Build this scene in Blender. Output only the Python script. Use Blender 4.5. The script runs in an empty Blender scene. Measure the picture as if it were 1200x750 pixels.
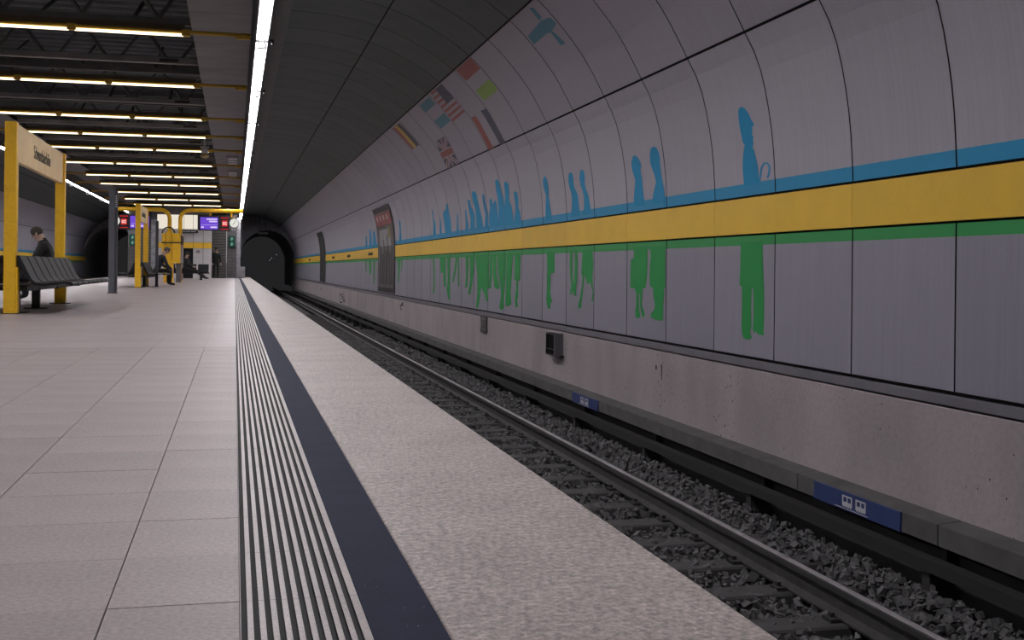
import bpy, bmesh, math, random
from mathutils import Vector, Matrix
from mathutils.geometry import tessellate_polygon
random.seed(7)
scene = bpy.context.scene
COL = scene.collection

# ------------------------------------------------------------ camera, world, exposure
YAW, ROLL = math.atan(325 / 1350.0), 0.0105
cam_data = bpy.data.cameras.new('camera')
cam_data.sensor_width = 36.0
cam_data.lens = 40.5
cam_data.shift_y = -58.6 / 1200.0
cam_data.clip_start, cam_data.clip_end = 0.05, 400
cam = bpy.data.objects.new('camera', cam_data)
COL.objects.link(cam)
cam.matrix_world = (Matrix.Translation((0, 0, 0.65)) @ Matrix.Rotation(-YAW, 4, 'Z')
                    @ Matrix.Rotation(math.pi / 2, 4, 'X') @ Matrix.Rotation(ROLL, 4, 'Z'))
scene.camera = cam

world = bpy.data.worlds.new('world')
scene.world = world
world.use_nodes = True
bg = world.node_tree.nodes['Background']
bg.inputs[0].default_value = (0.94, 0.94, 1.0, 1)
bg.inputs[1].default_value = 0.0165

LAMP = 40.0            # radiance of the fluorescent tubes
vs = scene.view_settings
vs.view_transform = 'Standard'
vs.look = 'None'
vs.gamma = 1.0
vs.use_curve_mapping = False
vs.exposure = 0.0

# ------------------------------------------------------------ materials
MATS = {}
def node(nt, kind, **kw):
    n = nt.nodes.new(kind)
    for k, v in kw.items():
        setattr(n, k, v)
    return n

def mat(name, col, rough=0.5, metal=0.0, var=0.12, scale=4.0, bump=0.0, bscale=60.0, tint=0.0,
        speck=None, stretch=None, spec=0.5, emit=0.0):
    """procedural surface: base colour with noise variation, optional specks, per-piece tint and fine relief"""
    if name in MATS:
        return MATS[name]
    m = bpy.data.materials.new(name)
    m.use_nodes = True
    nt = m.node_tree
    b = nt.nodes['Principled BSDF']
    L = nt.links.new
    tc = node(nt, 'ShaderNodeTexCoord')
    mp = node(nt, 'ShaderNodeMapping')
    if stretch:
        mp.inputs['Scale'].default_value = stretch
    L(tc.outputs['Object'], mp.inputs['Vector'])
    nz = node(nt, 'ShaderNodeTexNoise')
    nz.inputs['Scale'].default_value = scale
    nz.inputs['Detail'].default_value = 6
    L(mp.outputs[0], nz.inputs['Vector'])
    mr = node(nt, 'ShaderNodeMapRange')
    mr.inputs[1].default_value, mr.inputs[2].default_value = 0.25, 0.75
    mr.inputs[3].default_value, mr.inputs[4].default_value = 1 - var, 1 + var
    L(nz.outputs['Fac'], mr.inputs[0])
    val = mr.outputs[0]
    if tint:
        oi = node(nt, 'ShaderNodeObjectInfo')
        m2 = node(nt, 'ShaderNodeMapRange')
        m2.inputs[3].default_value, m2.inputs[4].default_value = 1 - tint, 1 + tint
        L(oi.outputs['Random'], m2.inputs[0])
        mu = node(nt, 'ShaderNodeMath', operation='MULTIPLY')
        L(val, mu.inputs[0]); L(m2.outputs[0], mu.inputs[1])
        val = mu.outputs[0]
    if speck:
        for (ss, amp) in speck:
            n2 = node(nt, 'ShaderNodeTexNoise')
            n2.inputs['Scale'].default_value = ss
            n2.inputs['Detail'].default_value = 2
            L(tc.outputs['Object'], n2.inputs['Vector'])
            m2 = node(nt, 'ShaderNodeMapRange')
            m2.inputs[1].default_value, m2.inputs[2].default_value = 0.3, 0.7
            m2.inputs[3].default_value, m2.inputs[4].default_value = 1 - amp, 1 + amp
            L(n2.outputs['Fac'], m2.inputs[0])
            mu = node(nt, 'ShaderNodeMath', operation='MULTIPLY')
            L(val, mu.inputs[0]); L(m2.outputs[0], mu.inputs[1])
            val = mu.outputs[0]
    vm = node(nt, 'ShaderNodeVectorMath', operation='SCALE')
    vm.inputs[0].default_value = col
    L(val, vm.inputs['Scale'])
    L(vm.outputs[0], b.inputs['Base Color'])
    b.inputs['Roughness'].default_value = rough
    b.inputs['Metallic'].default_value = metal
    b.inputs['Specular IOR Level'].default_value = spec
    if bump:
        n3 = node(nt, 'ShaderNodeTexNoise')
        n3.inputs['Scale'].default_value = bscale
        n3.inputs['Detail'].default_value = 4
        L(tc.outputs['Object'], n3.inputs['Vector'])
        bp = node(nt, 'ShaderNodeBump')
        bp.inputs['Strength'].default_value = bump
        bp.inputs['Distance'].default_value = 0.01
        L(n3.outputs['Fac'], bp.inputs['Height'])
        L(bp.outputs[0], b.inputs['Normal'])
    if emit:
        b.inputs['Emission Color'].default_value = (*col, 1)
        b.inputs['Emission Strength'].default_value = emit
    MATS[name] = m
    return m

def overlay(m, fn):
    """mix a second colour into a material's base colour; fn(nt, texcoord) -> (factor socket, colour)"""
    nt = m.node_tree
    b = nt.nodes['Principled BSDF']
    src = b.inputs['Base Color'].links[0].from_socket
    tc = [n for n in nt.nodes if n.type == 'TEX_COORD'][0]
    fac, col = fn(nt, tc)
    mx = nt.nodes.new('ShaderNodeMix'); mx.data_type = 'RGBA'
    nt.links.new(fac, mx.inputs[0]); nt.links.new(src, mx.inputs[6])
    mx.inputs[7].default_value = (*col, 1)
    nt.links.new(mx.outputs[2], b.inputs['Base Color'])
    return m

def z_print(limit, above, col):
    def fn(nt, tc):
        sp = nt.nodes.new('ShaderNodeSeparateXYZ'); nt.links.new(tc.outputs['Object'], sp.inputs[0])
        c = nt.nodes.new('ShaderNodeMath'); c.operation = 'GREATER_THAN' if above else 'LESS_THAN'
        nt.links.new(sp.outputs[2], c.inputs[0]); c.inputs[1].default_value = limit
        return c.outputs[0], col
    return fn

def pits_or_specks(scale, size, col, zmin=None):
    def fn(nt, tc):
        v = nt.nodes.new('ShaderNodeTexVoronoi'); v.inputs['Scale'].default_value = scale
        nt.links.new(tc.outputs['Object'], v.inputs['Vector'])
        n = nt.nodes.new('ShaderNodeTexNoise'); n.inputs['Scale'].default_value = 1.3
        nt.links.new(tc.outputs['Object'], n.inputs['Vector'])
        r = nt.nodes.new('ShaderNodeMapRange')
        r.inputs[1].default_value, r.inputs[2].default_value = .36, .68
        r.inputs[3].default_value, r.inputs[4].default_value = 0, size
        nt.links.new(n.outputs['Fac'], r.inputs[0])
        c = nt.nodes.new('ShaderNodeMath'); c.operation = 'LESS_THAN'
        nt.links.new(v.outputs['Distance'], c.inputs[0]); nt.links.new(r.outputs[0], c.inputs[1])
        return c.outputs[0], col
    return fn

BLUE, GREEN = (0.020, 0.32, 0.60), (0.036, 0.35, 0.095)
PANEL = (0.40, 0.378, 0.445)
tile_m = mat('terrazzo_tile', (0.355, 0.307, 0.305), .52, spec=.38, var=.10, scale=2.5, tint=.05, speck=[(90, .16), (300, .14)], bump=.04, bscale=200)
pave_m = mat('terrazzo_paving', (0.365, 0.315, 0.320), .45, spec=.42, var=.10, scale=1.2, speck=[(90, .12)])
def paving_joints(nt, tc):
    sp = nt.nodes.new('ShaderNodeSeparateXYZ'); nt.links.new(tc.outputs['Object'], sp.inputs[0])
    outs = []
    for k, (off, pitch) in enumerate(((0.23 + 400 * 0.4, 0.4), (-2.30 + 400 * 0.387, 0.387))):
        a = nt.nodes.new('ShaderNodeMath'); a.operation = 'ADD'; a.inputs[1].default_value = off
        nt.links.new(sp.outputs[k], a.inputs[0])
        d = nt.nodes.new('ShaderNodeMath'); d.operation = 'DIVIDE'; d.inputs[1].default_value = pitch
        nt.links.new(a.outputs[0], d.inputs[0])
        f = nt.nodes.new('ShaderNodeMath'); f.operation = 'FRACT'; nt.links.new(d.outputs[0], f.inputs[0])
        c = nt.nodes.new('ShaderNodeMath'); c.operation = 'LESS_THAN'; c.inputs[1].default_value = .010
        nt.links.new(f.outputs[0], c.inputs[0]); outs.append(c.outputs[0])
    mx = nt.nodes.new('ShaderNodeMath'); mx.operation = 'MAXIMUM'
    nt.links.new(outs[0], mx.inputs[0]); nt.links.new(outs[1], mx.inputs[1])
    ml = nt.nodes.new('ShaderNodeMath'); ml.operation = 'MULTIPLY'; ml.inputs[1].default_value = .55
    nt.links.new(mx.outputs[0], ml.inputs[0])
    return ml.outputs[0], (.16, .14, .145)
overlay(pave_m, paving_joints)
joint_m = mat('joint_grout', (0.19, 0.165, 0.17), .9, bump=.2)
groove_m = mat('groove_inlay', (0.018, 0.018, 0.02), .8)
rib_m = mat('tactile_stone', (0.40, 0.35, 0.348), .45, var=.1, scale=5, speck=[(120, .16)])
stripe_m = mat('dark_stripe', (0.024, 0.028, 0.054), .75, spec=.12, var=.12, scale=6, speck=[(140, .12)])
overlay(stripe_m, pits_or_specks(40, .09, (.25, .24, .25)))
slab_m = mat('granite_slab', (0.40, 0.350, 0.333), .55, var=.15, scale=3.0, speck=[(38, .22), (75, .34), (160, .2)], bump=.12, bscale=120)
side_m = mat('platform_side', (0.05, 0.05, 0.052), .9, bump=.2)
panel_m = mat('enamel_panel', PANEL, .48, spec=.35, var=.06, scale=3, tint=.05, stretch=(1, 14, .35), speck=[(160, .05)], bump=.03, bscale=30)
panel_blue = overlay(mat('enamel_panel_blue_hem', (.44, .416, .488), .48, spec=.35, var=.06, scale=3, tint=.05, stretch=(1, 14, .35), speck=[(160, .05)], bump=.03, bscale=30), z_print(1.392, False, BLUE))  # same enamel lightened, painting in the light that peaks on this tier
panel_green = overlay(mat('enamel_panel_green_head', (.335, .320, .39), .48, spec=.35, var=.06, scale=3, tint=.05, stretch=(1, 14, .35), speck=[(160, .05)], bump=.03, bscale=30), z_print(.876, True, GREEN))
yellow_band = mat('yellow_enamel', (0.96, 0.59, 0.045), .45, var=.06, scale=3, tint=.05, speck=[(160, .05)])
blue_paint = mat('blue_print', BLUE, .55, spec=.2, var=.05)
green_paint = mat('green_print', GREEN, .55, spec=.2, var=.05)
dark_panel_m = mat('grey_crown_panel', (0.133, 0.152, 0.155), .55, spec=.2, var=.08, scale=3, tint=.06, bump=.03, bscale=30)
backing_m = mat('joint_dark', (0.012, 0.012, 0.014), .9)
concrete_m = mat('concrete', (0.40, 0.35, 0.362), .8, var=.16, scale=1.6, speck=[(25, .06), (120, .06)], stretch=(1, 1, .5), bump=.25, bscale=40)
overlay(concrete_m, pits_or_specks(15, .17, (.06, .055, .055)))
ledge_m = mat('ledge_metal', (0.19, 0.18, 0.21), .5, var=.15, scale=3)
soffit_m = mat('soffit_panel', (0.21, 0.20, 0.215), .6, var=.12, scale=2, tint=.06)
roof_m = mat('dark_roof', (0.093, 0.105, 0.115), .8, var=.2)
steel_m = mat('dark_steel', (0.09, 0.09, 0.098), .6, var=.2)
beam_m = mat('grey_beam', (0.20, 0.195, 0.205), .6, var=.15)
yellow_m = mat('yellow_paint', (0.98, 0.57, 0.022), .38, var=.10, scale=8, speck=[(40, .06)])
bar_m = mat('ochre_bar', (0.62, 0.38, 0.05), .4, var=.12)
sign_m = mat('cream_sign', (0.98, 0.70, 0.33), .5, var=.08, scale=3)
ink_m = mat('dark_ink', (0.035, 0.03, 0.03), .6)
seat_m = mat('black_seat', (0.020, 0.021, 0.025), .6, spec=.2, var=.2, scale=20)
overlay(seat_m, pits_or_specks(11, .08, (.22, .22, .22)))  # pale specks paint in the glints off the seat perforations
seatleg_m = mat('black_leg', (0.028, 0.029, 0.034), .5)
greypost_m = mat('grey_post', (0.12, 0.125, 0.145), .5, var=.12, scale=6)
darkpost_m = mat('slate_post', (0.055, 0.057, 0.07), .5, var=.12)
white_m = mat('white_enamel', (0.72, 0.72, 0.74), .5, var=.05)
paleblock_m = mat('pale_wall_panel', (0.62, 0.60, 0.62), .5, var=.06)
darktile_m = mat('dark_wall_tile', (0.14, 0.135, 0.14), .5, var=.15, scale=5, tint=.1)
louvre_m = mat('louvre_slat', (0.13, 0.12, 0.115), .55, var=.15)
black_m = mat('black_plastic', (0.015, 0.015, 0.017), .5)
ballast_m = mat('ballast_stone', (0.13, 0.128, 0.132), .9, var=.25, scale=9, bump=.4, bscale=80)
bed_m = mat('track_bed', (0.08, 0.078, 0.08), .95, var=.3, scale=20, bump=.8, bscale=25)
sleeper_m = mat('sleeper', (0.065, 0.063, 0.065), .85, var=.25, scale=8, bump=.2)
rail_m = mat('rail_steel', (0.040, 0.038, 0.039), .7, metal=.0, var=.3, scale=10)
shine_m = mat('polished_rail', (0.75, 0.73, 0.75), .42, metal=1.0, var=.1, scale=10)
cover_m = mat('cover_board', (0.105, 0.102, 0.103), .8, var=.25, scale=5, bump=.1)
bluesign_m = mat('blue_sign', (0.04, 0.062, 0.19), .5, var=.08)
iconwhite_m = mat('icon_white', (0.55, 0.55, 0.60), .6)
stain_m = mat('grime', (0.06, 0.055, 0.055), .9)
tunnel_m = mat('tunnel_concrete', (0.42, 0.42, 0.45), .95, var=.3)
flag_cols = dict(red=(0.34, 0.075, 0.06), gold=(0.60, 0.40, 0.06), black=(0.04, 0.04, 0.045), cyan=(0.05, 0.22, 0.32),
                 navy=(0.045, 0.05, 0.11), green=(0.25, 0.42, 0.06))
flag_m = {k: mat('flag_' + k, v, .45, var=.05) for k, v in flag_cols.items()}

def emission(name, col, strength):
    m = bpy.data.materials.new(name); m.use_nodes = True
    nt = m.node_tree; nt.nodes.clear()
    e = nt.nodes.new('ShaderNodeEmission'); o = nt.nodes.new('ShaderNodeOutputMaterial')
    n = nt.nodes.new('ShaderNodeTexNoise'); n.inputs['Scale'].default_value = 3
    mx = nt.nodes.new('ShaderNodeMix'); mx.data_type = 'RGBA'
    mx.inputs[6].default_value = (*col, 1); mx.inputs[7].default_value = (*[min(1, c * 1.04) for c in col], 1)
    nt.links.new(n.outputs['Fac'], mx.inputs[0]); nt.links.new(mx.outputs[2], e.inputs[0])
    e.inputs[1].default_value = strength
    nt.links.new(e.outputs[0], o.inputs[0])
    return m
tube_e = emission('fluorescent_tube', (1.0, 0.945, 0.98), LAMP)
cross_e = emission('warm_tube', (1.0, 0.84, 0.58), 3.2)
purple_e = emission('display_violet', (0.16, 0.07, 0.62), 1.0)
text_e = emission('display_text', (0.85, 0.75, 1.0), 1.0)
red_e = emission('display_red', (0.55, 0.02, 0.03), 1.0)
redtext_e = emission('display_red_text', (1.0, 0.55, 0.5), 1.0)
clock_e = emission('clock_face', (0.75, 0.74, 0.68), 1.0)
lit_wall_e = emission('lit_wall_glow', (0.80, 0.73, 0.62), 1.0)
exit_e = emission('exit_green', (0.015, 0.06, 0.042), 1.0)
exitw_e = emission('exit_pictogram', (0.16, 0.28, 0.25), 1.0)
signal_e = emission('signal_white', (0.55, 0.55, 0.6), .35)

# ------------------------------------------------------------ mesh helpers
class MB:
    """collects shapes, then links them as ONE mesh object"""
    def __init__(self):
        self.v, self.f, self.mi = [], [], []
    def add(self, vs_, fs_, mi=0):
        o = len(self.v)
        self.v += [tuple(p) for p in vs_]
        self.f += [tuple(i + o for i in f) for f in fs_]
        self.mi += [mi] * len(fs_)
        return self
    def box(self, x0, x1, y0, y1, z0, z1, mi=0):
        return self.add([(x0, y0, z0), (x1, y0, z0), (x1, y1, z0), (x0, y1, z0), (x0, y0, z1), (x1, y0, z1), (x1, y1, z1), (x0, y1, z1)],
                        [(0, 3, 2, 1), (4, 5, 6, 7), (0, 1, 5, 4), (1, 2, 6, 5), (2, 3, 7, 6), (3, 0, 4, 7)], mi)
    def tube(self, a, b, r, n=10, r2=None, mi=0):
        a, b = Vector(a), Vector(b)
        d = (b - a).normalized()
        u = d.orthogonal().normalized(); w = d.cross(u)
        r2 = r if r2 is None else r2
        P = []
        for c, rr in ((a, r), (b, r2)):
            P += [c + (u * math.cos(2 * math.pi * k / n) + w * math.sin(2 * math.pi * k / n)) * rr for k in range(n)]
        F = [(k, (k + 1) % n, n + (k + 1) % n, n + k) for k in range(n)]
        F += [tuple(range(n - 1, -1, -1)), tuple(range(n, 2 * n))]
        return self.add(P, F, mi)
    def sweep(self, pts, r, n=10, mi=0):
        pts = [Vector(p) for p in pts]
        P, F = [], []
        up = None
        for i, p in enumerate(pts):
            d = (pts[min(i + 1, len(pts) - 1)] - pts[max(i - 1, 0)]).normalized()
            u = d.orthogonal().normalized() if up is None else (up - d * up.dot(d)).normalized()
            up = u; w = d.cross(u)
            P += [p + (u * math.cos(2 * math.pi * k / n) + w * math.sin(2 * math.pi * k / n)) * r for k in range(n)]
        for i in range(len(pts) - 1):
            F += [(i * n + k, i * n + (k + 1) % n, (i + 1) * n + (k + 1) % n, (i + 1) * n + k) for k in range(n)]
        F += [tuple(range(n - 1, -1, -1)), tuple(range((len(pts) - 1) * n, len(pts) * n))]
        return self.add(P, F, mi)
    def prism_y(self, prof, y0, y1, mi=0, cap=True):
        n = len(prof)
        P = [(x, y0, z) for x, z in prof] + [(x, y1, z) for x, z in prof]
        F = [(k, (k + 1) % n, n + (k + 1) % n, n + k) for k in range(n)]
        if cap:
            F += [tuple(range(n - 1, -1, -1)), tuple(range(n, 2 * n))]
        return self.add(P, F, mi)
    def strip_y(self, prof, y0, y1, mi=0):
        n = len(prof)
        P = [(x, y0, z) for x, z in prof] + [(x, y1, z) for x, z in prof]
        return self.add(P, [(k, k + 1, n + k + 1, n + k) for k in range(n - 1)], mi)
    def ball(self, c, r, n=10, m=6, mi=0):
        P, F = [], []
        rx, ry, rz = r if isinstance(r, tuple) else (r, r, r)
        for i in range(m + 1):
            t = math.pi * i / m
            P += [(c[0] + rx * math.sin(t) * math.cos(2 * math.pi * k / n), c[1] + ry * math.sin(t) * math.sin(2 * math.pi * k / n), c[2] + rz * math.cos(t)) for k in range(n)]
        for i in range(m):
            F += [(i * n + k, (i + 1) * n + k, (i + 1) * n + (k + 1) % n, i * n + (k + 1) % n) for k in range(n)]
        return self.add(P, F, mi)
    def mesh(self, name, mats, bevel=0.0, smooth=False):
        me = bpy.data.meshes.new(name)
        me.from_pydata(self.v, [], self.f)
        for m in (mats if isinstance(mats, (list, tuple)) else [mats]):
            me.materials.append(m)
        me.polygons.foreach_set('material_index', self.mi)
        bm = bmesh.new(); bm.from_mesh(me)
        bmesh.ops.remove_doubles(bm, verts=bm.verts, dist=1e-5)
        if bevel:
            es = [e for e in bm.edges if len(e.link_faces) == 2 and e.calc_face_angle(0) > .6]
            bmesh.ops.bevel(bm, geom=es, offset=bevel, segments=1, affect='EDGES')
        bmesh.ops.recalc_face_normals(bm, faces=bm.faces)
        bm.to_mesh(me); bm.free()
        if smooth:
            me.polygons.foreach_set('use_smooth', [True] * len(me.polygons))
        return me
    def build(self, name, mats, parent=None, loc=(0, 0, 0), **kw):
        return link(name, self.mesh(name, mats, **kw), parent, loc)

def link(name, me, parent=None, loc=(0, 0, 0), rotz=0.0):
    o = bpy.data.objects.new(name, me)
    COL.objects.link(o)
    o.parent = parent
    o.location = loc
    if rotz:
        o.rotation_euler.z = rotz
    return o

def tag(o, label=None, cat=None, group=None, kind=None):
    if label: o['label'] = label
    if cat: o['category'] = cat
    if group: o['group'] = group
    if kind: o['kind'] = kind
    return o

def thing(name, label, cat, loc=(0, 0, 0), rotz=0.0, group=None):
    return tag(link(name, None, None, loc, rotz), label, cat, group)

def copy_tree(o, parent=None):
    c = o.copy(); COL.objects.link(c)
    c.parent = parent
    for ch in list(o.children):
        copy_tree(ch, c)
    return c

def flat_text(s, size, m, name, parent, mtx):
    cu = bpy.data.curves.new(name, 'FONT')
    cu.body = s; cu.size = size; cu.extrude = .002; cu.resolution_u = 2
    cu.align_x = 'CENTER'; cu.align_y = 'CENTER'
    t = bpy.data.objects.new(name, cu); COL.objects.link(t)
    bpy.context.view_layer.update()
    me = bpy.data.meshes.new_from_object(t.evaluated_get(bpy.context.evaluated_depsgraph_get()))
    bpy.data.objects.remove(t)
    me.materials.clear(); me.materials.append(m)
    me.transform(mtx)
    return link(name, me, parent)

MX = -5.96                       # mirror: the far side of the island platform is X -> MX - X
def mir(x): return MX - x
Y0, Y1 = -10.0, 76.0             # platform
YE = 84.0                        # end of the clad station tunnel

# ------------------------------------------------------------ tunnel cross-section (X, Z) and wall paintings (Y along wall, S up the wall)
# ------------------------------------------------------------ platform floor
floor = MB().box(mir(.90), .90, Y0, Y1, -.30, -.03).build('floor', joint_m)
tag(floor, 'pale terrazzo island platform floor', 'floor', kind='structure')
XT = [.018 - .0015, -.23, -.63, -1.03, -1.43, -1.83]
PIT = .387
tile_meshes = {}
rows = range(-2, 19)
for i in range(5):
    w = XT[i] - XT[i + 1]
    if round(w, 3) not in tile_meshes:
        tile_meshes[round(w, 3)] = MB().box(-w / 2 + .0011, w / 2 - .0011, -PIT / 2 + .0011, PIT / 2 - .0011, -.03, 0).mesh('floor_tile', tile_m, bevel=.0008)
    for k in rows:
        o = link('floor_tile', tile_meshes[round(w, 3)], floor, ((XT[i] + XT[i + 1]) / 2, 2.30 + (k + .5) * PIT, random.uniform(-.0008, .0005)))
YT0, YT1 = 2.30 - 2 * PIT, 2.30 + 19 * PIT
pv = MB()
XR, XL = .0165, mir(.0165)
pv.box(XL, XR, Y0, YT0 - .002, -.03, 0)
pv.box(XL, XT[-1] - .002, YT0, YT1, -.03, 0)
pv.box(XL, XR, YT1 + .002, 10.395, -.03, 0)
pv.box(XL, XR, 10.407, Y1, -.03, 0)
tag(pv.build('floor_paving', pave_m, floor), kind='stuff')
# grooved guidance strip
G0, GP, GW = .0180, .02215, .0115
def groove_profile():
    p = [(G0 - .0015, 0)]
    mi = []
    x = G0
    for k in range(10):
        p += [(x, 0), (x, -.009), (x + GW, -.009), (x + GW, 0)]
        x += GP
    p += [(.244, 0)]
    return p
gp = groove_profile()
def groove_mesh(y0, y1, sgn=1):
    b = MB()
    pr = [((x if sgn > 0 else mir(x)), z) for x, z in gp]
    for a, c in zip(pr, pr[1:]):
        deep = a[1] < -.005 or c[1] < -.005
        b.strip_y([a, c], y0, y1, 1 if deep else 0)
    xs = [gp[0][0], gp[-1][0]]
    if sgn < 0: xs = [mir(xs[1]), mir(xs[0])]
    b.box(xs[0], xs[1], y0, y1, -.03, -.0095, 1)
    return b
tm = groove_mesh(.0008, PIT - .0008).mesh('tactile_tile', [rib_m, groove_m])
for k in range(-2, 28):
    link('tactile_tile', tm, floor, (0, 2.30 + k * PIT, 0))
tag(groove_mesh(Y0, 2.30 - 2 * PIT - .001).build('tactile_strip', [rib_m, groove_m], floor), kind='stuff')
tag(groove_mesh(2.30 + 28 * PIT, Y1).build('tactile_strip', [rib_m, groove_m], floor), kind='stuff')
tag(groove_mesh(Y0, Y1, -1).build('tactile_strip', [rib_m, groove_m], floor), kind='stuff')
for s in (1, -1):
    f = (lambda x: x) if s > 0 else mir
    a, b = sorted((f(.246), f(.377)))
    MB().box(a, b, Y0, Y1, -.03, -.0005).build('dark_stripe', stripe_m, floor)
    a, b = sorted((f(.379), f(.945)))
    MB().box(a, b, Y0, Y1, -.14, 0).build('edge_slab', slab_m, floor, bevel=.003)
    a, b = sorted((f(.72), f(.74)))
    MB().box(a, b, Y0, Y1, -1.35, -.14).build('platform_face', side_m, floor)

# ------------------------------------------------------------ trackway
def trackway(f, name):
    a, b = sorted((f(.735), f(4.45)))
    return MB().box(a, b, Y0, 102, -1.6, -1.34).build(name, bed_m)
tag(trackway(lambda x: x, 'track_bed'), 'dark track bed beside the platform', 'track bed', kind='structure')
tag(trackway(mir, 'track_bed'), 'dark track bed behind the benches', 'track bed', kind='structure')
# far edge line of ballast shoulder
def ballast(n, xr, yr, f=lambda x: x):
    b_v, b_f = [], []
    cube = [(-1, -1, -1), (1, -1, -1), (1, 1, -1), (-1, 1, -1), (-1, -1, 1), (1, -1, 1), (1, 1, 1), (-1, 1, 1)]
    cf = [(0, 3, 2, 1), (4, 5, 6, 7), (0, 1, 5, 4), (1, 2, 6, 5), (2, 3, 7, 6), (3, 0, 4, 7)]
    R = random.Random(3)
    for _ in range(n):
        t = R.random()
        y = yr[0] + (yr[1] - yr[0]) * t ** 1.7
        x = R.uniform(*xr)
        r = R.uniform(.010, .022) * (1 + .04 * (y - yr[0]))
        z = -1.29 + R.uniform(0, .075) + .05 * math.exp(-((x - 3.75) / .25) ** 2)
        e = [R.uniform(0, 6.28) for _ in range(3)]
        m = Matrix.Rotation(e[0], 3, 'X') @ Matrix.Rotation(e[1], 3, 'Y') @ Matrix.Rotation(e[2], 3, 'Z')
        sx, sy, sz = r * R.uniform(.7, 1.3), r * R.uniform(.7, 1.3), r * R.uniform(.5, .9)
        o = len(b_v)
        for c in cube:
            k = R.uniform(.6, 1.1)
            p = m @ Vector((c[0] * sx * k, c[1] * sy * k, c[2] * sz * k))
            b_v.append((f(x) + p.x, y + p.y, z + p.z))
        b_f += [tuple(i + o for i in q) for q in cf]
    me = bpy.data.meshes.new('ballast'); me.from_pydata(b_v, [], b_f); me.materials.append(ballast_m)
    return me
tag(link('ballast', ballast(44000, (.95, 4.0), (2.5, 34))), 'dark crushed stone ballast around the rails', 'ballast', kind='stuff')
sl = MB()
prof = [(-.13, -1.345), (.13, -1.345), (.11, -1.205), (-.11, -1.205)]
P = [(1.28, y, z) for y, z in prof] + [(3.72, y, z) for y, z in prof]
sl.add(P, [(0, 1, 5, 4), (1, 2, 6, 5), (2, 3, 7, 6), (3, 0, 4, 7), (3, 2, 1, 0), (4, 5, 6, 7)])
slm = sl.mesh('sleeper', sleeper_m, bevel=.012)
clipm = MB().box(-.03, .03, -.05, .05, 0, .02).box(-.012, .012, -.012, .012, .02, .045).mesh('rail_clip', rail_m)
for k in range(70):
    o = tag(link('sleeper', slm, None, (0, 3.1 + .62 * k, 0)), 'dark sleeper lying across the ballast under the rails', 'sleeper', 'sleepers under the rails')
    if k < 30:
        for x in (3.22 - .10, 3.22 + .10):
            link('rail_clip', clipm, o, (x, 0, -1.205))
def rail(x, label):
    r = thing('rail', label, 'rail', (x, 0, -1.205))
    h = .155
    MB().prism_y([(-.065, 0), (.065, 0), (.065, .012), (.012, .03), (.010, .11), (.034, .12), (.034, h - .006), (-.034, h - .006), (-.034, .12), (-.010, .11), (-.012, .03), (-.065, .012)], Y0, 101.5).build('rail_body', rail_m, r)
    MB().prism_y([(-.018, h - .006), (.022, h - .006), (.022, h - .001), (.018, h + .001), (-.014, h + .001), (-.018, h - .001)], Y0, 101.5).build('running_surface', shine_m, r)
    return r
rail(3.22, 'polished steel running rail nearer the conductor rail covers')
rail(1.72, 'steel running rail below the platform edge')
rail(mir(3.22), 'steel running rail on the track behind the benches, nearer its wall')
rail(mir(1.72), 'steel running rail on the track behind the benches, below the platform edge')

cr = thing('conductor_rail', 'conductor rail with grey cover boards along the concrete wall', 'conductor rail', (0, 0, -1.34))
MB().prism_y([(3.93, .26), (4.02, .26), (4.02, .33), (3.93, .33)], Y0, YE).build('contact_rail', mat('dark_contact_rail', (.022, .021, .022), .8), cr)  # contact rail in a near black colour
edges = [Y0, -5, 0, 3.0, 5.93, 7.65, 12.2, 15.16, 18.2, 21.2, 24.2, 27.2] + [30.2 + 3 * k for k in range(18)] + [YE]
for a, b in zip(edges, edges[1:]):
    MB().prism_y([(3.99, .535), (4.155, .55), (4.155, .525), (4.02, .515), (4.02, .41), (3.99, .41)], a + .006, b - .006).build('cover_board', cover_m, cr, bevel=.003)
for k in range(30):
    y = 1.2 + 2.4 * k
    MB().box(3.96, 4.13, y - .04, y + .04, 0, .26).box(4.08, 4.15, y - .03, y + .03, .26, .52).build('bracket', rail_m, cr)
MB().sweep([(3.85 - .03 * math.sin(k * .35), 6.2 + k * .16, .06 + .015 * math.sin(k * 1.3)) for k in range(22)], .014, 6).build('cable', rail_m, cr)

def blue_sign(y0, y1, label):
    b = thing('blue_sign', label, 'sign', (3.99, (y0 + y1) / 2, -.93))
    w = (y1 - y0) / 2
    MB().box(-.012, -.001, -w, w, 0, .122).build('plate', bluesign_m, b)
    ic = MB()
    for c in (-.085, .085):                     # two little train fronts side by side
        x0, x1 = -.0150, -.0125
        ic.box(x0, x1, c - .062, c + .062, .030, .056)
        ic.box(x0, x1, c - .062, c - .048, .056, .098)
        ic.box(x0, x1, c + .048, c + .062, .056, .098)
        ic.box(x0, x1, c - .048, c + .048, .088, .098)
        ic.box(x0, x1, c - .006, c + .006, .056, .088)
        for d in (-.045, -.015, .015, .045):
            ic.box(x0, x1, c + d - .008, c + d + .008, .022, .030)
    ic.build('train_pictogram', iconwhite_m, b)
    MB().box(-.0150, -.0125, -.17, .25, .010, .014).build('underline', iconwhite_m, b)
    return b
blue_sign(6.30, 7.38, 'blue plate with white train pictogram on cover board below concrete wall')
blue_sign(12.35, 13.35, 'small distant blue train plate on cover board, near the black wall box')
PTS=[(4.16,-.06),(4.16,.5),(4.16,.965),(4.16,1.28),(4.12,1.78),(4.02,2.25),(3.88,2.54),(3.58,3.04),(3.09,3.57),(2.55,3.92),(1.98,4.15),(1.35,4.27),(.72,4.30),(.45,4.30)]
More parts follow.
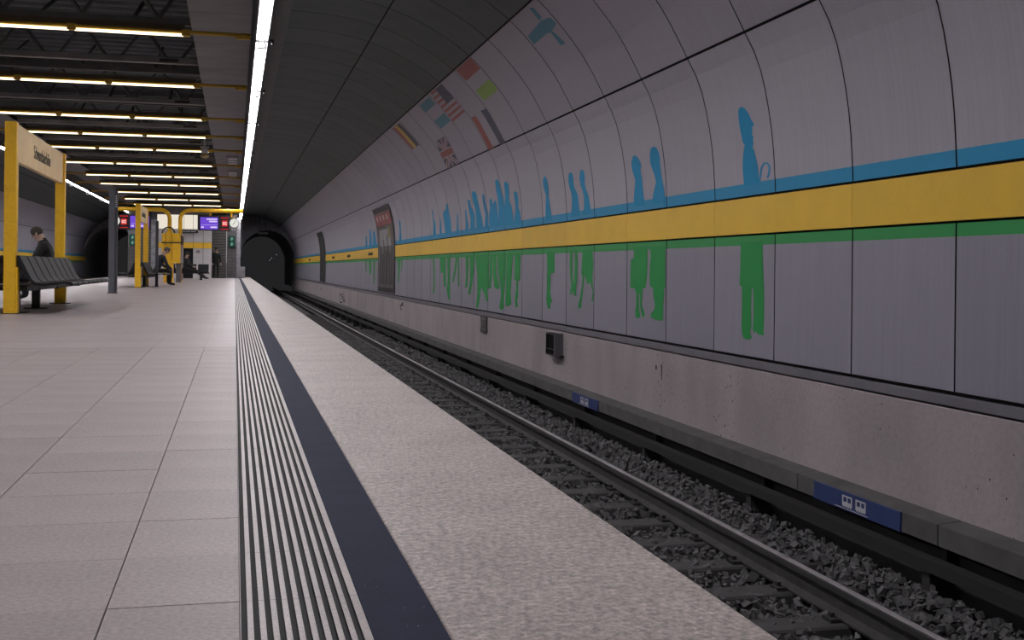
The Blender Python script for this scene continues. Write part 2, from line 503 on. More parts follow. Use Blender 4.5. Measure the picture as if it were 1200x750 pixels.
def build_profile(pts,n=16):
    out=[]
    for i in range(len(pts)-1):
        p0=pts[max(i-1,0)];p1=pts[i];p2=pts[i+1];p3=pts[min(i+2,len(pts)-1)]
        if p1[0]==p2[0]:
            for k in range(n): out.append((p1[0],p1[1]+(p2[1]-p1[1])*k/n))
            continue
        for k in range(n):
            t=k/n
            q=[]
            for a in (0,1):
                q.append(.5*(2*p1[a]+(p2[a]-p0[a])*t+(2*p0[a]-5*p1[a]+4*p2[a]-p3[a])*t*t+(3*p1[a]-p0[a]-3*p2[a]+p3[a])*t**3))
            out.append(tuple(q))
    out.append(pts[-1]); return out
PR=build_profile(PTS)
SA=[0.]
for a,b in zip(PR,PR[1:]): SA.append(SA[-1]+math.dist(a,b))
# s=0 at z=.965
s0=min(range(len(PR)),key=lambda i:abs(PR[i][1]-.965)+abs(PR[i][0]-4.16)); S0=SA[s0]; SA=[q-S0 for q in SA]
def at_s(s):
    if s<=SA[0]: return (PR[0][0],PR[0][1]+s-SA[0])
    for i in range(len(SA)-1):
        if SA[i+1]>=s:
            t=(s-SA[i])/(SA[i+1]-SA[i]); a,b=PR[i],PR[i+1]
            return (a[0]+(b[0]-a[0])*t,a[1]+(b[1]-a[1])*t)
    return PR[-1]
def s_of(pt): return SA[min(range(len(PR)),key=lambda i:math.dist(PR[i],pt))]
BLUE_FIGURES = [[(8.892, 1.064), (8.839, 1.063), (8.785, 1.035), (8.738, 0.987), (8.712, 0.933), (8.674, 0.894), (8.717, 0.88), (8.723, 0.838), (8.741, 0.818), (8.714, 0.801), (8.731, 0.783), (8.727, 0.746), (8.753, 0.712), (8.726, 0.69), (8.714, 0.646), (8.691, 0.588), (8.677, 0.545), (8.677, 0.49), (8.672, 0.414), (8.951, 0.411), (8.966, 0.527), (8.963, 0.598), (8.936, 0.682), (8.896, 0.749), (8.928, 0.781), (8.938, 0.84), (8.949, 0.913), (8.943, 0.985), (8.928, 1.04)], [(8.65, 0.417), (8.626, 0.471), (8.595, 0.536), (8.548, 0.562), (8.511, 0.559), (8.484, 0.533), (8.495, 0.485), (8.528, 0.45), (8.5, 0.443), (8.466, 0.48), (8.454, 0.533), (8.493, 0.568), (8.564, 0.575), (8.624, 0.543), (8.657, 0.475), (8.681, 0.421)], [(11.603, 0.911), (11.536, 0.913), (11.467, 0.884), (11.421, 0.839), (11.389, 0.795), (11.425, 0.756), (11.428, 0.715), (11.405, 0.645), (11.399, 0.549), (11.387, 0.466), (11.362, 0.415), (11.367, 0.372), (11.706, 0.384), (11.683, 0.497), (11.642, 0.593), (11.62, 0.661), (11.655, 0.719), (11.691, 0.793), (11.674, 0.861)], [(11.053, 0.94), (10.973, 0.95), (10.892, 0.931), (10.854, 0.88), (10.838, 0.826), (10.854, 0.775), (10.853, 0.696), (10.836, 0.603), (10.8, 0.509), (10.777, 0.403), (10.782, 0.357), (11.134, 0.376), (11.116, 0.463), (11.062, 0.526), (11.007, 0.589), (11.032, 0.657), (11.083, 0.728), (11.123, 0.798), (11.109, 0.878)], [(15.218, 0.958), (15.145, 0.972), (15.085, 0.948), (15.053, 0.876), (15.042, 0.791), (15.069, 0.723), (15.099, 0.697), (15.068, 0.626), (15.031, 0.513), (14.987, 0.406), (14.994, 0.359), (15.33, 0.364), (15.292, 0.469), (15.269, 0.581), (15.226, 0.663), (15.219, 0.718), (15.275, 0.792), (15.293, 0.865), (15.273, 0.92)], [(14.043, 0.908), (13.968, 0.928), (13.87, 0.907), (13.857, 0.841), (13.867, 0.752), (13.814, 0.697), (13.744, 0.628), (13.722, 0.525), (13.693, 0.435), (13.702, 0.366), (14.087, 0.37), (14.045, 0.465), (14.008, 0.567), (14.005, 0.657), (14.058, 0.726), (14.092, 0.807)], [(13.536, 0.906), (13.458, 0.925), (13.388, 0.894), (13.376, 0.83), (13.417, 0.746), (13.386, 0.681), (13.306, 0.602), (13.267, 0.501), (13.233, 0.4), (13.237, 0.369), (13.58, 0.371), (13.52, 0.439), (13.491, 0.513), (13.491, 0.6), (13.526, 0.665), (13.588, 0.745), (13.601, 0.822)], [(24.421, 0.954), (24.279, 0.961), (24.314, 0.759), (24.18, 0.663), (24.164, 0.403), (24.594, 0.392), (24.437, 0.628)], [(23.515, 0.792), (23.455, 0.68), (23.478, 0.385), (23.705, 0.382), (23.64, 0.6)], [(22.605, 1.006), (22.47, 0.977), (22.47, 0.809), (22.405, 0.681), (22.361, 0.397), (23.061, 0.395), (23.104, 0.581), (23.168, 0.755), (23.157, 0.841), (22.938, 0.874), (22.783, 0.887)], [(21.683, 0.753), (21.589, 0.728), (21.625, 0.528), (21.62, 0.375), (21.876, 0.383), (21.782, 0.574)], [(20.879, 0.782), (20.776, 0.789), (20.763, 0.653), (20.657, 0.494), (20.72, 0.388), (20.976, 0.396), (20.92, 0.542)], [(20.522, 0.95), (20.332, 0.947), (20.29, 0.822), (20.176, 0.76), (20.037, 0.659), (20.075, 0.387), (20.525, 0.394), (20.433, 0.601), (20.52, 0.757)], [(20.048, 1.056), (19.84, 1.08), (19.666, 1.013), (19.665, 0.901), (19.582, 0.749), (19.443, 0.56), (19.398, 0.384), (19.964, 0.391), (19.942, 0.618), (19.976, 0.788), (20.081, 0.906)], [(19.229, 0.967), (19.085, 0.976), (19.07, 0.831), (18.99, 0.649), (18.958, 0.388), (19.293, 0.392), (19.168, 0.621), (19.256, 0.805)], [(18.76, 0.85), (18.582, 0.874), (18.533, 0.767), (18.343, 0.826), (18.257, 0.786), (18.234, 0.614), (18.227, 0.381), (18.925, 0.387), (18.904, 0.609), (18.769, 0.709)], [(18.118, 1.122), (17.945, 1.143), (17.833, 1.084), (17.838, 0.966), (17.747, 0.859), (17.715, 0.723), (17.777, 0.382), (18.256, 0.389), (18.151, 0.678), (18.129, 0.848), (18.156, 0.987)], [(17.542, 1.046), (17.381, 1.068), (17.257, 1.009), (17.293, 0.897), (17.365, 0.77), (17.239, 0.665), (17.187, 0.501), (17.21, 0.379), (17.836, 0.385), (17.74, 0.658), (17.593, 0.849)], [(17.011, 0.863), (16.905, 0.881), (16.791, 0.849), (16.78, 0.737), (16.818, 0.628), (16.735, 0.545), (16.677, 0.376), (17.21, 0.379), (17.072, 0.528), (16.994, 0.621), (17.008, 0.734)], [(29.458, 0.94), (29.27, 0.913), (29.371, 0.669), (29.337, 0.346), (29.886, 0.338), (29.66, 0.64)], [(36.291, 0.908), (35.988, 0.922), (35.921, 0.688), (35.941, 0.319), (36.755, 0.313)], [(35.413, 0.811), (35.001, 0.835), (34.885, 0.616), (34.709, 0.326), (35.784, 0.316)], [(37.553, 0.73), (37.207, 0.731), (37.173, 0.319), (37.778, 0.309)]]
GREEN_FIGURES = [[(9.023, -0.084), (9.021, -0.162), (9.025, -0.277), (9.035, -0.422), (8.987, -0.436), (8.984, -0.594), (8.986, -0.767), (8.978, -0.824), (8.943, -0.865), (8.87, -0.875), (8.786, -0.858), (8.82, -0.815), (8.795, -0.757), (8.806, -0.588), (8.796, -0.447), (8.77, -0.446), (8.759, -0.643), (8.769, -0.784), (8.742, -0.816), (8.711, -0.795), (8.666, -0.82), (8.56, -0.822), (8.573, -0.787), (8.564, -0.663), (8.567, -0.525), (8.576, -0.415), (8.592, -0.249), (8.608, -0.092)], [(11.676, -0.088), (11.7, -0.119), (11.698, -0.175), (11.79, -0.188), (11.796, -0.273), (11.8, -0.386), (11.797, -0.494), (11.663, -0.497), (11.612, -0.552), (11.608, -0.663), (11.639, -0.748), (11.62, -0.803), (11.538, -0.811), (11.474, -0.791), (11.517, -0.716), (11.53, -0.55), (11.498, -0.549), (11.486, -0.687), (11.41, -0.794), (11.339, -0.78), (11.365, -0.732), (11.438, -0.672), (11.425, -0.575), (11.419, -0.493), (11.325, -0.485), (11.289, -0.382), (11.277, -0.246), (11.282, -0.094)], [(11.212, -0.095), (11.18, -0.152), (11.207, -0.273), (11.211, -0.381), (11.193, -0.467), (11.109, -0.482), (11.091, -0.567), (11.044, -0.646), (11.057, -0.699), (11.147, -0.743), (11.161, -0.783), (11.047, -0.8), (10.935, -0.808), (10.819, -0.8), (10.814, -0.717), (10.809, -0.638), (10.797, -0.56), (10.799, -0.476), (10.763, -0.473), (10.774, -0.101)], [(15.235, -0.095), (15.208, -0.235), (15.223, -0.403), (15.216, -0.572), (15.243, -0.712), (15.209, -0.768), (15.132, -0.835), (15.017, -0.836), (15.04, -0.762), (14.928, -0.731), (15.002, -0.678), (15.056, -0.624), (15.04, -0.513), (15.025, -0.36), (14.841, -0.346), (14.835, -0.236), (14.851, -0.099)], [(14.124, -0.107), (14.119, -0.238), (14.086, -0.394), (14.036, -0.498), (14.106, -0.603), (14.041, -0.62), (13.979, -0.562), (13.905, -0.624), (13.815, -0.635), (13.836, -0.546), (13.788, -0.392), (13.785, -0.238), (13.79, -0.11), (13.888, -0.109), (13.901, -0.238), (13.913, -0.393), (13.945, -0.496), (13.995, -0.393), (14.009, -0.238), (13.996, -0.108)], [(13.572, -0.113), (13.602, -0.239), (13.615, -0.352), (13.562, -0.39), (13.592, -0.516), (13.657, -0.644), (13.757, -0.761), (13.686, -0.789), (13.584, -0.756), (13.602, -0.718), (13.554, -0.616), (13.508, -0.465), (13.478, -0.364), (13.408, -0.438), (13.34, -0.48), (13.242, -0.449), (13.191, -0.509), (13.139, -0.582), (13.193, -0.669), (13.136, -0.684), (13.106, -0.605), (13.143, -0.484), (13.162, -0.386), (13.135, -0.24), (13.172, -0.117)], [(24.587, -0.095), (24.371, -0.096), (24.29, -0.546), (24.326, -0.816), (24.538, -0.866), (24.45, -0.548)], [(23.746, -0.092), (23.199, -0.096), (23.279, -0.384), (23.576, -0.394)], [(23.272, -0.095), (23.006, -0.097), (22.985, -0.447), (22.949, -0.659), (23.165, -0.671), (23.273, -0.492)], [(22.863, -0.094), (22.537, -0.096), (22.558, -0.527), (22.467, -0.901), (22.675, -0.915), (22.873, -0.743), (22.767, -0.529)], [(21.91, -0.093), (21.737, -0.094), (21.896, -0.357), (22.148, -0.564), (22.283, -0.557), (22.073, -0.317)], [(21.716, -0.094), (21.588, -0.095), (21.537, -0.636), (21.664, -0.638)], [(20.97, -0.092), (20.635, -0.095), (20.699, -0.353), (20.743, -0.623), (20.98, -0.666), (20.892, -0.431)], [(20.577, -0.091), (20.104, -0.095), (20.165, -0.351), (20.358, -0.617), (20.483, -0.779), (20.678, -0.757), (20.497, -0.505)], [(20.067, -0.092), (18.885, -0.095), (18.939, -0.346), (18.892, -0.628), (19.057, -0.631), (18.98, -0.843), (19.114, -0.854), (19.255, -0.725), (19.537, -0.622), (19.666, -0.863), (19.802, -0.996), (19.948, -0.982), (19.853, -0.72), (19.868, -0.424)], [(18.852, -0.092), (18.626, -0.094), (18.675, -0.415), (18.761, -0.626), (18.892, -0.628)], [(18.61, -0.094), (18.373, -0.096), (18.358, -0.412), (18.074, -0.58), (18.224, -0.634), (18.506, -0.604), (18.612, -0.38)], [(18.327, -0.093), (17.653, -0.099), (17.723, -0.474), (17.772, -0.675), (17.819, -0.927), (17.996, -0.967), (18.119, -0.92), (18.006, -0.748), (18.046, -0.546), (18.204, -0.411)], [(17.624, -0.096), (17.202, -0.1), (17.296, -0.47), (17.343, -0.666), (17.279, -0.843), (17.503, -0.88), (17.704, -0.88), (17.656, -0.673), (17.668, -0.407)], [(17.093, -0.095), (16.733, -0.095), (16.744, -0.464), (16.861, -0.481), (16.851, -0.719), (16.928, -0.784), (16.845, -0.861), (17.004, -0.882), (17.063, -0.772), (16.99, -0.594), (16.968, -0.473), (17.104, -0.468)], [(30.17, -0.092), (29.586, -0.088), (29.678, -0.317), (29.821, -0.625), (30.038, -0.705), (30.006, -0.395)], [(29.423, -0.089), (29.209, -0.09), (29.242, -0.354), (29.403, -0.355)], [(36.884, -0.092), (35.985, -0.087), (36.111, -0.466), (36.513, -0.515)], [(35.513, -0.089), (35.052, -0.087), (35.175, -0.416), (35.296, -0.779), (35.528, -0.782)], [(37.739, -0.097), (37.392, -0.099), (37.447, -0.425), (37.664, -0.426)]]
FLAG_PATCHES = [('red', [(23.618, 2.873), (23.319, 2.872), (23.268, 2.288), (23.578, 2.287)]), ('gold', [(23.319, 2.872), (23.008, 2.871), (22.947, 2.289), (23.268, 2.288)]), ('black', [(23.008, 2.871), (22.649, 2.87), (22.576, 2.29), (22.947, 2.289)]), ('cyan', [(20.112, 2.867), (19.077, 2.87), (19.092, 2.71), (20.133, 2.7)]), ('cyan', [(20.102, 2.489), (19.063, 2.509), (19.005, 2.34), (20.038, 2.312)]), ('red', [(18.807, 2.907), (18.352, 2.902), (18.375, 2.857), (18.834, 2.861)]), ('red', [(18.857, 2.814), (18.394, 2.812), (18.411, 2.767), (18.876, 2.768)]), ('red', [(18.893, 2.722), (18.424, 2.722), (18.435, 2.677), (18.906, 2.675)]), ('red', [(18.917, 2.629), (18.443, 2.632), (18.449, 2.587), (18.925, 2.582)]), ('red', [(18.931, 2.536), (17.83, 2.549), (17.829, 2.506), (18.934, 2.489)]), ('red', [(18.936, 2.443), (17.826, 2.463), (17.822, 2.419), (18.935, 2.396)]), ('red', [(18.932, 2.35), (17.816, 2.376), (17.808, 2.333), (18.926, 2.303)]), ('navy', [(18.352, 2.902), (17.757, 2.896), (17.829, 2.598), (18.449, 2.592)]), ('red', [(16.532, 2.909), (15.472, 2.908), (15.514, 2.701), (16.544, 2.689)]), ('green', [(16.508, 2.494), (15.511, 2.516), (15.478, 2.332), (16.437, 2.3)]), ('red', [(17.732, 2.201), (17.412, 2.184), (17.448, 1.907), (17.422, 1.621), (17.762, 1.623), (17.747, 1.916)]), ('navy', [(16.977, 2.204), (16.637, 2.196), (16.661, 1.906), (16.65, 1.613), (16.952, 1.62), (16.986, 1.917)]), ('red', [(21.29, 1.95), (20.174, 1.948), (20.197, 1.838), (21.33, 1.835)]), ('navy', [(20.96, 2.176), (20.675, 2.173), (20.767, 2.039)]), ('navy', [(21.196, 2.109), (21.279, 1.972), (20.934, 1.972)]), ('red', [(21.138, 2.177), (21.06, 2.177), (20.814, 1.988), (20.926, 1.989)]), ('navy', [(20.231, 2.169), (20.504, 2.172), (20.591, 2.038)]), ('navy', [(20.11, 2.102), (20.168, 1.97), (20.489, 1.971)]), ('red', [(20.067, 2.168), (20.138, 2.168), (20.592, 1.988), (20.483, 1.988)]), ('navy', [(21.194, 1.605), (20.884, 1.609), (20.857, 1.745)]), ('navy', [(21.369, 1.673), (21.336, 1.812), (20.983, 1.813)]), ('red', [(21.389, 1.603), (21.303, 1.604), (20.871, 1.796), (20.987, 1.796)]), ('navy', [(20.401, 1.614), (20.697, 1.611), (20.674, 1.746)]), ('navy', [(20.214, 1.682), (20.201, 1.815), (20.529, 1.814)]), ('red', [(20.222, 1.616), (20.3, 1.615), (20.644, 1.797), (20.532, 1.798)]), ('red', [(20.632, 2.173), (20.546, 2.172), (20.673, 1.949), (20.762, 1.949)]), ('red', [(20.794, 1.836), (20.704, 1.836), (20.743, 1.61), (20.837, 1.609)]), ('cyan', [(13.014, 2.644), (12.68, 2.667), (12.297, 2.692), (12.002, 2.659), (11.972, 2.565), (12.254, 2.524), (12.444, 2.54), (13.041, 2.527)]), ('cyan', [(12.295, 2.881), (12.188, 2.856), (12.205, 2.712), (12.343, 2.704)]), ('cyan', [(12.301, 2.536), (12.217, 2.508), (12.138, 2.333), (12.303, 2.34)])]
SEAM = [.315, 1.621, 2.927, 4.188, 5.461]
def normal_s(s):
    a, b = at_s(s - .01), at_s(s + .01)
    d = math.dist(a, b)
    return (-(b[1] - a[1]) / d, (b[0] - a[0]) / d)     # towards the track
def on_wall(y, s, off=0.0):
    p, n = at_s(s), normal_s(s)
    return Vector((p[0] + n[0] * off, y, p[1] + n[1] * off))
PP, PY = 1.178, 6.03                                   # panel pitch, one joint

def curved(b, s0, s1, y0, y1, off, thick, seg, f=lambda x: x, edge=0):
    """a curved sheet with thickness on the tunnel profile"""
    n = seg + 1
    P = []
    for o in (off, off - thick):
        for y in (y0, y1):
            for k in range(n):
                q = on_wall(y, s0 + (s1 - s0) * k / seg, o)
                P.append((f(q.x), q.y, q.z))
    F = []
    for k in range(seg):
        F.append((k, k + 1, n + k + 1, n + k))
    E = [(0, n, 3 * n, 2 * n), (seg, 2 * n + seg, 3 * n + seg, n + seg)]
    for k in range(seg):
        E.append((k, 2 * n + k, 2 * n + k + 1, k + 1))
        E.append((n + k, n + k + 1, 3 * n + k + 1, 3 * n + k))
    b.add(P, F + E)
    for k in range(len(E)):
        b.mi[-1 - k] = edge
    return b
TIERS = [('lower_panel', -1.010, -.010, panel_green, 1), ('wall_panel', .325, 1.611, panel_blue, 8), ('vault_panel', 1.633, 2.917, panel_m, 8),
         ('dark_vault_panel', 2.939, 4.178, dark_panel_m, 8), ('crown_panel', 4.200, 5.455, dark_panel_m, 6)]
def wall(side):
    f = (lambda x: x) if side == 'right' else mir
    b = MB()
    pr = [on_wall(0, SA[0] - .08 + (SA[-1] - SA[0] + .08) * k / 60, -.028) for k in range(61)]
    pr = [(p.x, p.z) for p in pr] + [(.45, 4.5), (3.2, 4.5), (4.5, 3.4), (4.5, -1.34), (4.3, -1.34), (4.3, -.14)]
    b.prism_y([(f(x), z) for x, z in pr], Y0, YE)
    root = b.build('wall_' + side, backing_m)
    tag(root, 'curved enamel clad tunnel wall with yellow band, %s' % ('opposite the platform edge' if side == 'right' else 'behind the benches'), 'wall', kind='structure')
    a, c = sorted((f(4.16), f(4.30)))
    MB().box(a, c, Y0, YE, -.86, -.150).build('concrete_plinth', concrete_m, root, bevel=.006)
    MB().box(a, c, Y0, YE, -1.34, -.862).build('dark_footing', mat('dark_footing', (.045, .043, .044), .95, var=.2), root)  # lower strip of the wall in a darker colour than the plinth
    a, c = sorted((f(4.150), f(4.28)))
    MB().box(a, c, Y0, YE, -.136, -.072).build('ledge_rail', ledge_m, root, bevel=.004)
    return root, f
wall_r, _ = wall('right')
wall_l, _ = wall('left')
near_cols = range(-6, 30)
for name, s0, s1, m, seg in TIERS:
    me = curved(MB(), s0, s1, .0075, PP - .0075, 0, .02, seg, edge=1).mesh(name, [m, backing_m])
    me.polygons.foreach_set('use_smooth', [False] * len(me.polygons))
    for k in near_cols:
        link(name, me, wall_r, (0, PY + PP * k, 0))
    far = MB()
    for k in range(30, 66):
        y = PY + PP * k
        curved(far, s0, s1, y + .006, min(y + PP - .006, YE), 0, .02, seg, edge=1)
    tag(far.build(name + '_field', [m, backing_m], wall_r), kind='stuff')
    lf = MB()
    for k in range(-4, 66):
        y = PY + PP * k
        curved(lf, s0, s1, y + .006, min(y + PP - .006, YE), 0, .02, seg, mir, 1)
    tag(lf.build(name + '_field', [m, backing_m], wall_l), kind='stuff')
ym = curved(MB(), .006, .306, .002, 2 * PP - .002, .008, .025, 1).mesh('yellow_panel', yellow_band)
for k in range(-7, 33):
    link('yellow_panel', ym, wall_r, (0, PY + PP * (2 * k + 1), 0))
yl = MB()
for k in range(-7, 33):
    curved(yl, .006, .306, PY + PP * (2 * k + 1), PY + PP * (2 * k + 3) - .004, .008, .025, 1, mir)
tag(yl.build('yellow_panel_field', yellow_band, wall_l), kind='stuff')

def decal(polys, m, name, parent, off=.0025, joints=True):
    bm = bmesh.new()
    for poly in polys:
        vsx = [bm.verts.new((y, s, 0)) for y, s in poly]
        for tri in tessellate_polygon([[Vector((y, s, 0)) for y, s in poly]]):
            bm.faces.new([vsx[i] for i in tri])
    ymin = min(v.co.x for v in bm.verts); ymax = max(v.co.x for v in bm.verts)
    smin = min(v.co.y for v in bm.verts); smax = max(v.co.y for v in bm.verts)
    def cut(co, no):
        bmesh.ops.bisect_plane(bm, geom=bm.verts[:] + bm.edges[:] + bm.faces[:], plane_co=co, plane_no=no)
    s = math.ceil(smin / .16) * .16
    while s < smax:
        if s > .3: cut((0, s, 0), (0, 1, 0))
        s += .16
    if joints:
        k0 = math.floor((ymin - PY) / PP)
        for k in range(k0, k0 + int((ymax - ymin) / PP) + 3):
            yj = PY + PP * k
            for d in (-.006, .006): cut((yj + d, 0, 0), (1, 0, 0))
            dead = [fc for fc in bm.faces if abs(fc.calc_center_median().x - yj) < .006]
            bmesh.ops.delete(bm, geom=dead, context='FACES')
    for v in bm.verts:
        v.co = on_wall(v.co.x, v.co.y, off)
    for fc in bm.faces:
        fc.normal_update()
        if fc.normal.x > 0: fc.normal_flip()
    me = bpy.data.meshes.new(name); bm.to_mesh(me); bm.free()
    me.materials.append(m)
    return link(name, me, parent)
for i, p in enumerate(BLUE_FIGURES):
    decal([p], blue_paint, 'painted_upper_body', wall_r, .002 + .0005 * (i % 5))
for i, p in enumerate(GREEN_FIGURES):
    p = [(y, -.06 if s > -.12 else s) for y, s in p]     # run up into the green head stripe
    decal([p], green_paint, 'painted_legs', wall_r, .002 + .0005 * (i % 5))
groups = [('flag', 0, 3), ('flag', 3, 5), ('flag', 5, 13), ('flag', 13, 15), ('flag', 15, 17), ('flag', 17, 32), ('painted_aeroplane', 32, 99)]
for nm, i0, i1 in groups:
    by = {}
    for c, p in FLAG_PATCHES[i0:i1]:
        by.setdefault(c, []).append(p)
    for c, ps in by.items():
        for j, p in enumerate(ps):
            decal([p], flag_m[c], nm if nm != 'flag' else 'flag_field', wall_r, .002 + .0004 * (j % 6) + .0002 * (c == 'navy'))
for y in (36.3, 43.4, 50.3, 66.6):
    flat_text('Schwanthalerhöhe', .17, ink_m, 'station_name', wall_r,
              Matrix.Translation((4.149, y, 1.115)) @ Matrix.Rotation(-math.pi / 2, 4, 'Z') @ Matrix.Rotation(math.pi / 2, 4, 'X'))
# grime and scrawls on the concrete
def on_plinth(polys, name, m=stain_m):
    b = MB()
    for p in polys:
        b.add([(4.1585, y, z) for y, z in p], [tuple(range(len(p)))])
    return b.build(name, m, wall_r)
R = random.Random(11)
scr = []
for k in range(9):
    y = 46.0 + R.uniform(-.9, .9); z = -.40 - .045 * k
    scr.append([(y - .5, z), (y + .5, z + R.uniform(-.05, .05)), (y + .5, z + .03), (y - .5, z + .04)])
on_plinth(scr, 'scrawl')
on_plinth([[(29.6, -.30), (29.2, -.22), (29.15, -.26), (29.5, -.34)], [(29.25, -.20), (29.0, -.20), (29.0, -.30), (29.2, -.30)], [(29.5, -.36), (29.3, -.33), (29.3, -.42), (29.42, -.42)]], 'scrawl')
on_plinth([[(57.9, -.34), (57.4, -.30), (57.4, -.40), (57.8, -.42)]], 'scrawl')
on_plinth([[(11.02, -.30), (10.97, -.30), (10.975, -.34), (11.01, -.35)], [(10.86, -.28), (10.82, -.28), (10.83, -.42), (10.85, -.45)]], 'stain')

# advertising poster, curved with the wall
po = thing('poster', 'large advertising poster with red header on the curved wall', 'poster', (4.16, 32.5, -.02))
def pw(quads, m, name, off, parent):
    b = MB()
    for (ya, yb, sa, sb) in quads:
        curved(b, sa, sb, ya, yb, off, .006, max(1, int((sb - sa) / .2)))
    o = b.build(name, m, parent)
    o.matrix_parent_inverse = Matrix.Translation((-4.16, -32.5, .02))
    return o
pw([(30.55, 34.25, -.98, 1.45)], mat('poster_frame', (.03, .03, .033), .5), 'frame', .018, po)
photo = mat('poster_photo', (.10, .098, .105), .35, var=.75, scale=1.6, speck=[(4, .5), (9, .4)], stretch=(1, 2.4, .8))
pw([(30.75, 34.05, -.85, 1.30)], photo, 'picture', .022, po)
pw([(30.75, 34.05, .92, 1.26)], mat('poster_red', (.33, .06, .07), .4), 'header', .026, po)
lw = []
for k in range(8):
    y = 33.75 - k * .36
    lw.append((y - .23, y, 1.0, 1.17 if k % 2 else 1.20))
pw(lw, mat('poster_letters', (.6, .57, .58), .5), 'header_lettering', .029, po)
pw([(31.3, 33.6, .32, .80)], mat('poster_sky', (.34, .34, .37), .4, var=.4, scale=2), 'bright_sky', .026, po)
pw([(31.2, 31.75, .55, .86)], mat('poster_ochre', (.32, .25, .07), .4, var=.4, scale=3), 'ochre_patch', .029, po)
tw = []
for k, (y, hh, w) in enumerate(((33.8, .35, .25), (33.3, .1, .3), (32.9, .5, .18), (32.5, .2, .3), (32.1, .62, .14), (31.75, .15, .25), (31.3, .3, .3))):
    tw.append((y - w, y, -.75, hh))
pw(tw, mat('poster_towers', (.055, .056, .065), .4, var=.5, scale=2), 'dark_towers', .029, po)
# dark empty frame further on
fr = thing('empty_poster_board', 'dark empty poster board on the curved wall past the poster', 'board', (4.16, 56.5, -.02))
b = MB(); curved(b, -.98, 1.44, 54.9, 57.9, .02, .02, 10)
o = b.build('board', mat('board_black', (.012, .012, .013), .7), fr); o.matrix_parent_inverse = Matrix.Translation((-4.16, -56.5, .02))
b = MB()
for (ya, yb) in ((54.75, 54.9), (57.9, 58.05)):
    curved(b, -.98, 1.44, ya, yb, .03, .03, 10)
o = b.build('board_frame', mat('board_edge', (.05, .05, .055), .6), fr); o.matrix_parent_inverse = Matrix.Translation((-4.16, -56.5, .02))

# black wall box and small framed plate on the concrete
wb = thing('wall_box', 'black open fronted box with grey side plate fixed to concrete wall', 'box', (4.16, 14.6, -.47))
MB().box(-.10, -.001, .27, .29, 0, .29).box(-.10, -.001, -.16, -.14, 0, .29).box(-.10, -.001, -.14, .27, .27, .29).box(-.10, -.001, -.14, .27, 0, .02).box(-.012, -.001, -.14, .27, .02, .27).build('housing', black_m, wb)
MB().box(-.085, -.078, -.13, .26, .03, .26).build('dark_lens', mat('dark_glass', (.006, .006, .007), .25), wb)
MB().box(-.09, -.08, -.14, .27, .075, .085).build('cross_bar', steel_m, wb)
MB().box(-.115, -.001, -.20, -.165, -.005, .30).build('side_plate', mat('side_plate', (.13, .125, .14), .5), wb)
MB().tube((-.05, -.24, 0), (-.001, -.24, -.0), .018).build('conduit_stub', black_m, wb)
pl = thing('wall_plate', 'small framed plate with dark strokes high on concrete wall', 'plate', (4.16, 19.26, -.42))
MB().box(-.02, -.001, -.26, .26, 0, .27).build('frame', mat('plate_frame', (.07, .065, .07), .6), pl)
MB().box(-.022, -.0205, -.22, .22, .05, .24).build('face', mat('plate_face', (.17, .16, .17), .6), pl)
MB().box(-.025, -.0225, .06, .12, .07, .22).box(-.025, -.0225, -.10, -.04, .10, .22).box(-.025, -.0225, -.10, .04, .07, .10).box(-.025, -.0225, -.2, -.16, .07, .22).build('strokes', ink_m, pl)

# ------------------------------------------------------------ ceiling
XS = -.66
cb = MB()
cz = []
zz = 5.6
for k in range(int((YE - Y0) / .5)):                     # corrugated roof deck over the middle hall
    y = Y0 + k * .5
    for (ya, yb, za, zb) in ((0, .2, 0, 0), (.2, .25, 0, .06), (.25, .45, .06, .06), (.45, .5, .06, 0)):
        cb.add([(mir(XS), y + ya, zz + za), (XS, y + ya, zz + za), (XS, y + yb, zz + zb), (mir(XS), y + yb, zz + zb)], [(0, 1, 2, 3)])
for f in ((lambda x: x), mir):
    a, c = sorted((f(XS), f(XS + .05)))
    cb.box(a, c, Y0, YE, 4.22, 5.7)
    a, c = sorted((f(XS), f(.5)))
    cb.box(a, c, Y0, YE, 4.235, 4.30)
ceiling = tag(cb.build('ceiling', roof_m), 'dark corrugated roof over the middle hall', 'ceiling', kind='structure')
sm = MB().box(XS, .20, .006, PP - .006, 4.20, 4.232).mesh('soffit_panel', soffit_m)
for k in range(-2, 38):
    link('soffit_panel', sm, ceiling, (0, PY + PP * k, 0))
sf = MB()
for k in range(38, 66):
    sf.box(XS, .20, PY + PP * k + .006, min(PY + PP * (k + 1) - .006, YE), 4.20, 4.232)
for k in range(-10, 66):
    sf.box(mir(.20), mir(XS), PY + PP * k + .006, min(PY + PP * (k + 1) - .006, YE), 4.20, 4.232)
tag(sf.build('soffit_panel_field', soffit_m, ceiling), kind='stuff')
crown = MB().box(.46, .735, Y0, YE, 4.285, 4.30).box(mir(.735), mir(.46), Y0, YE, 4.285, 4.30)
crown.build('crown_strip', mat('crown_strip', (.17, .17, .175), .6), ceiling)

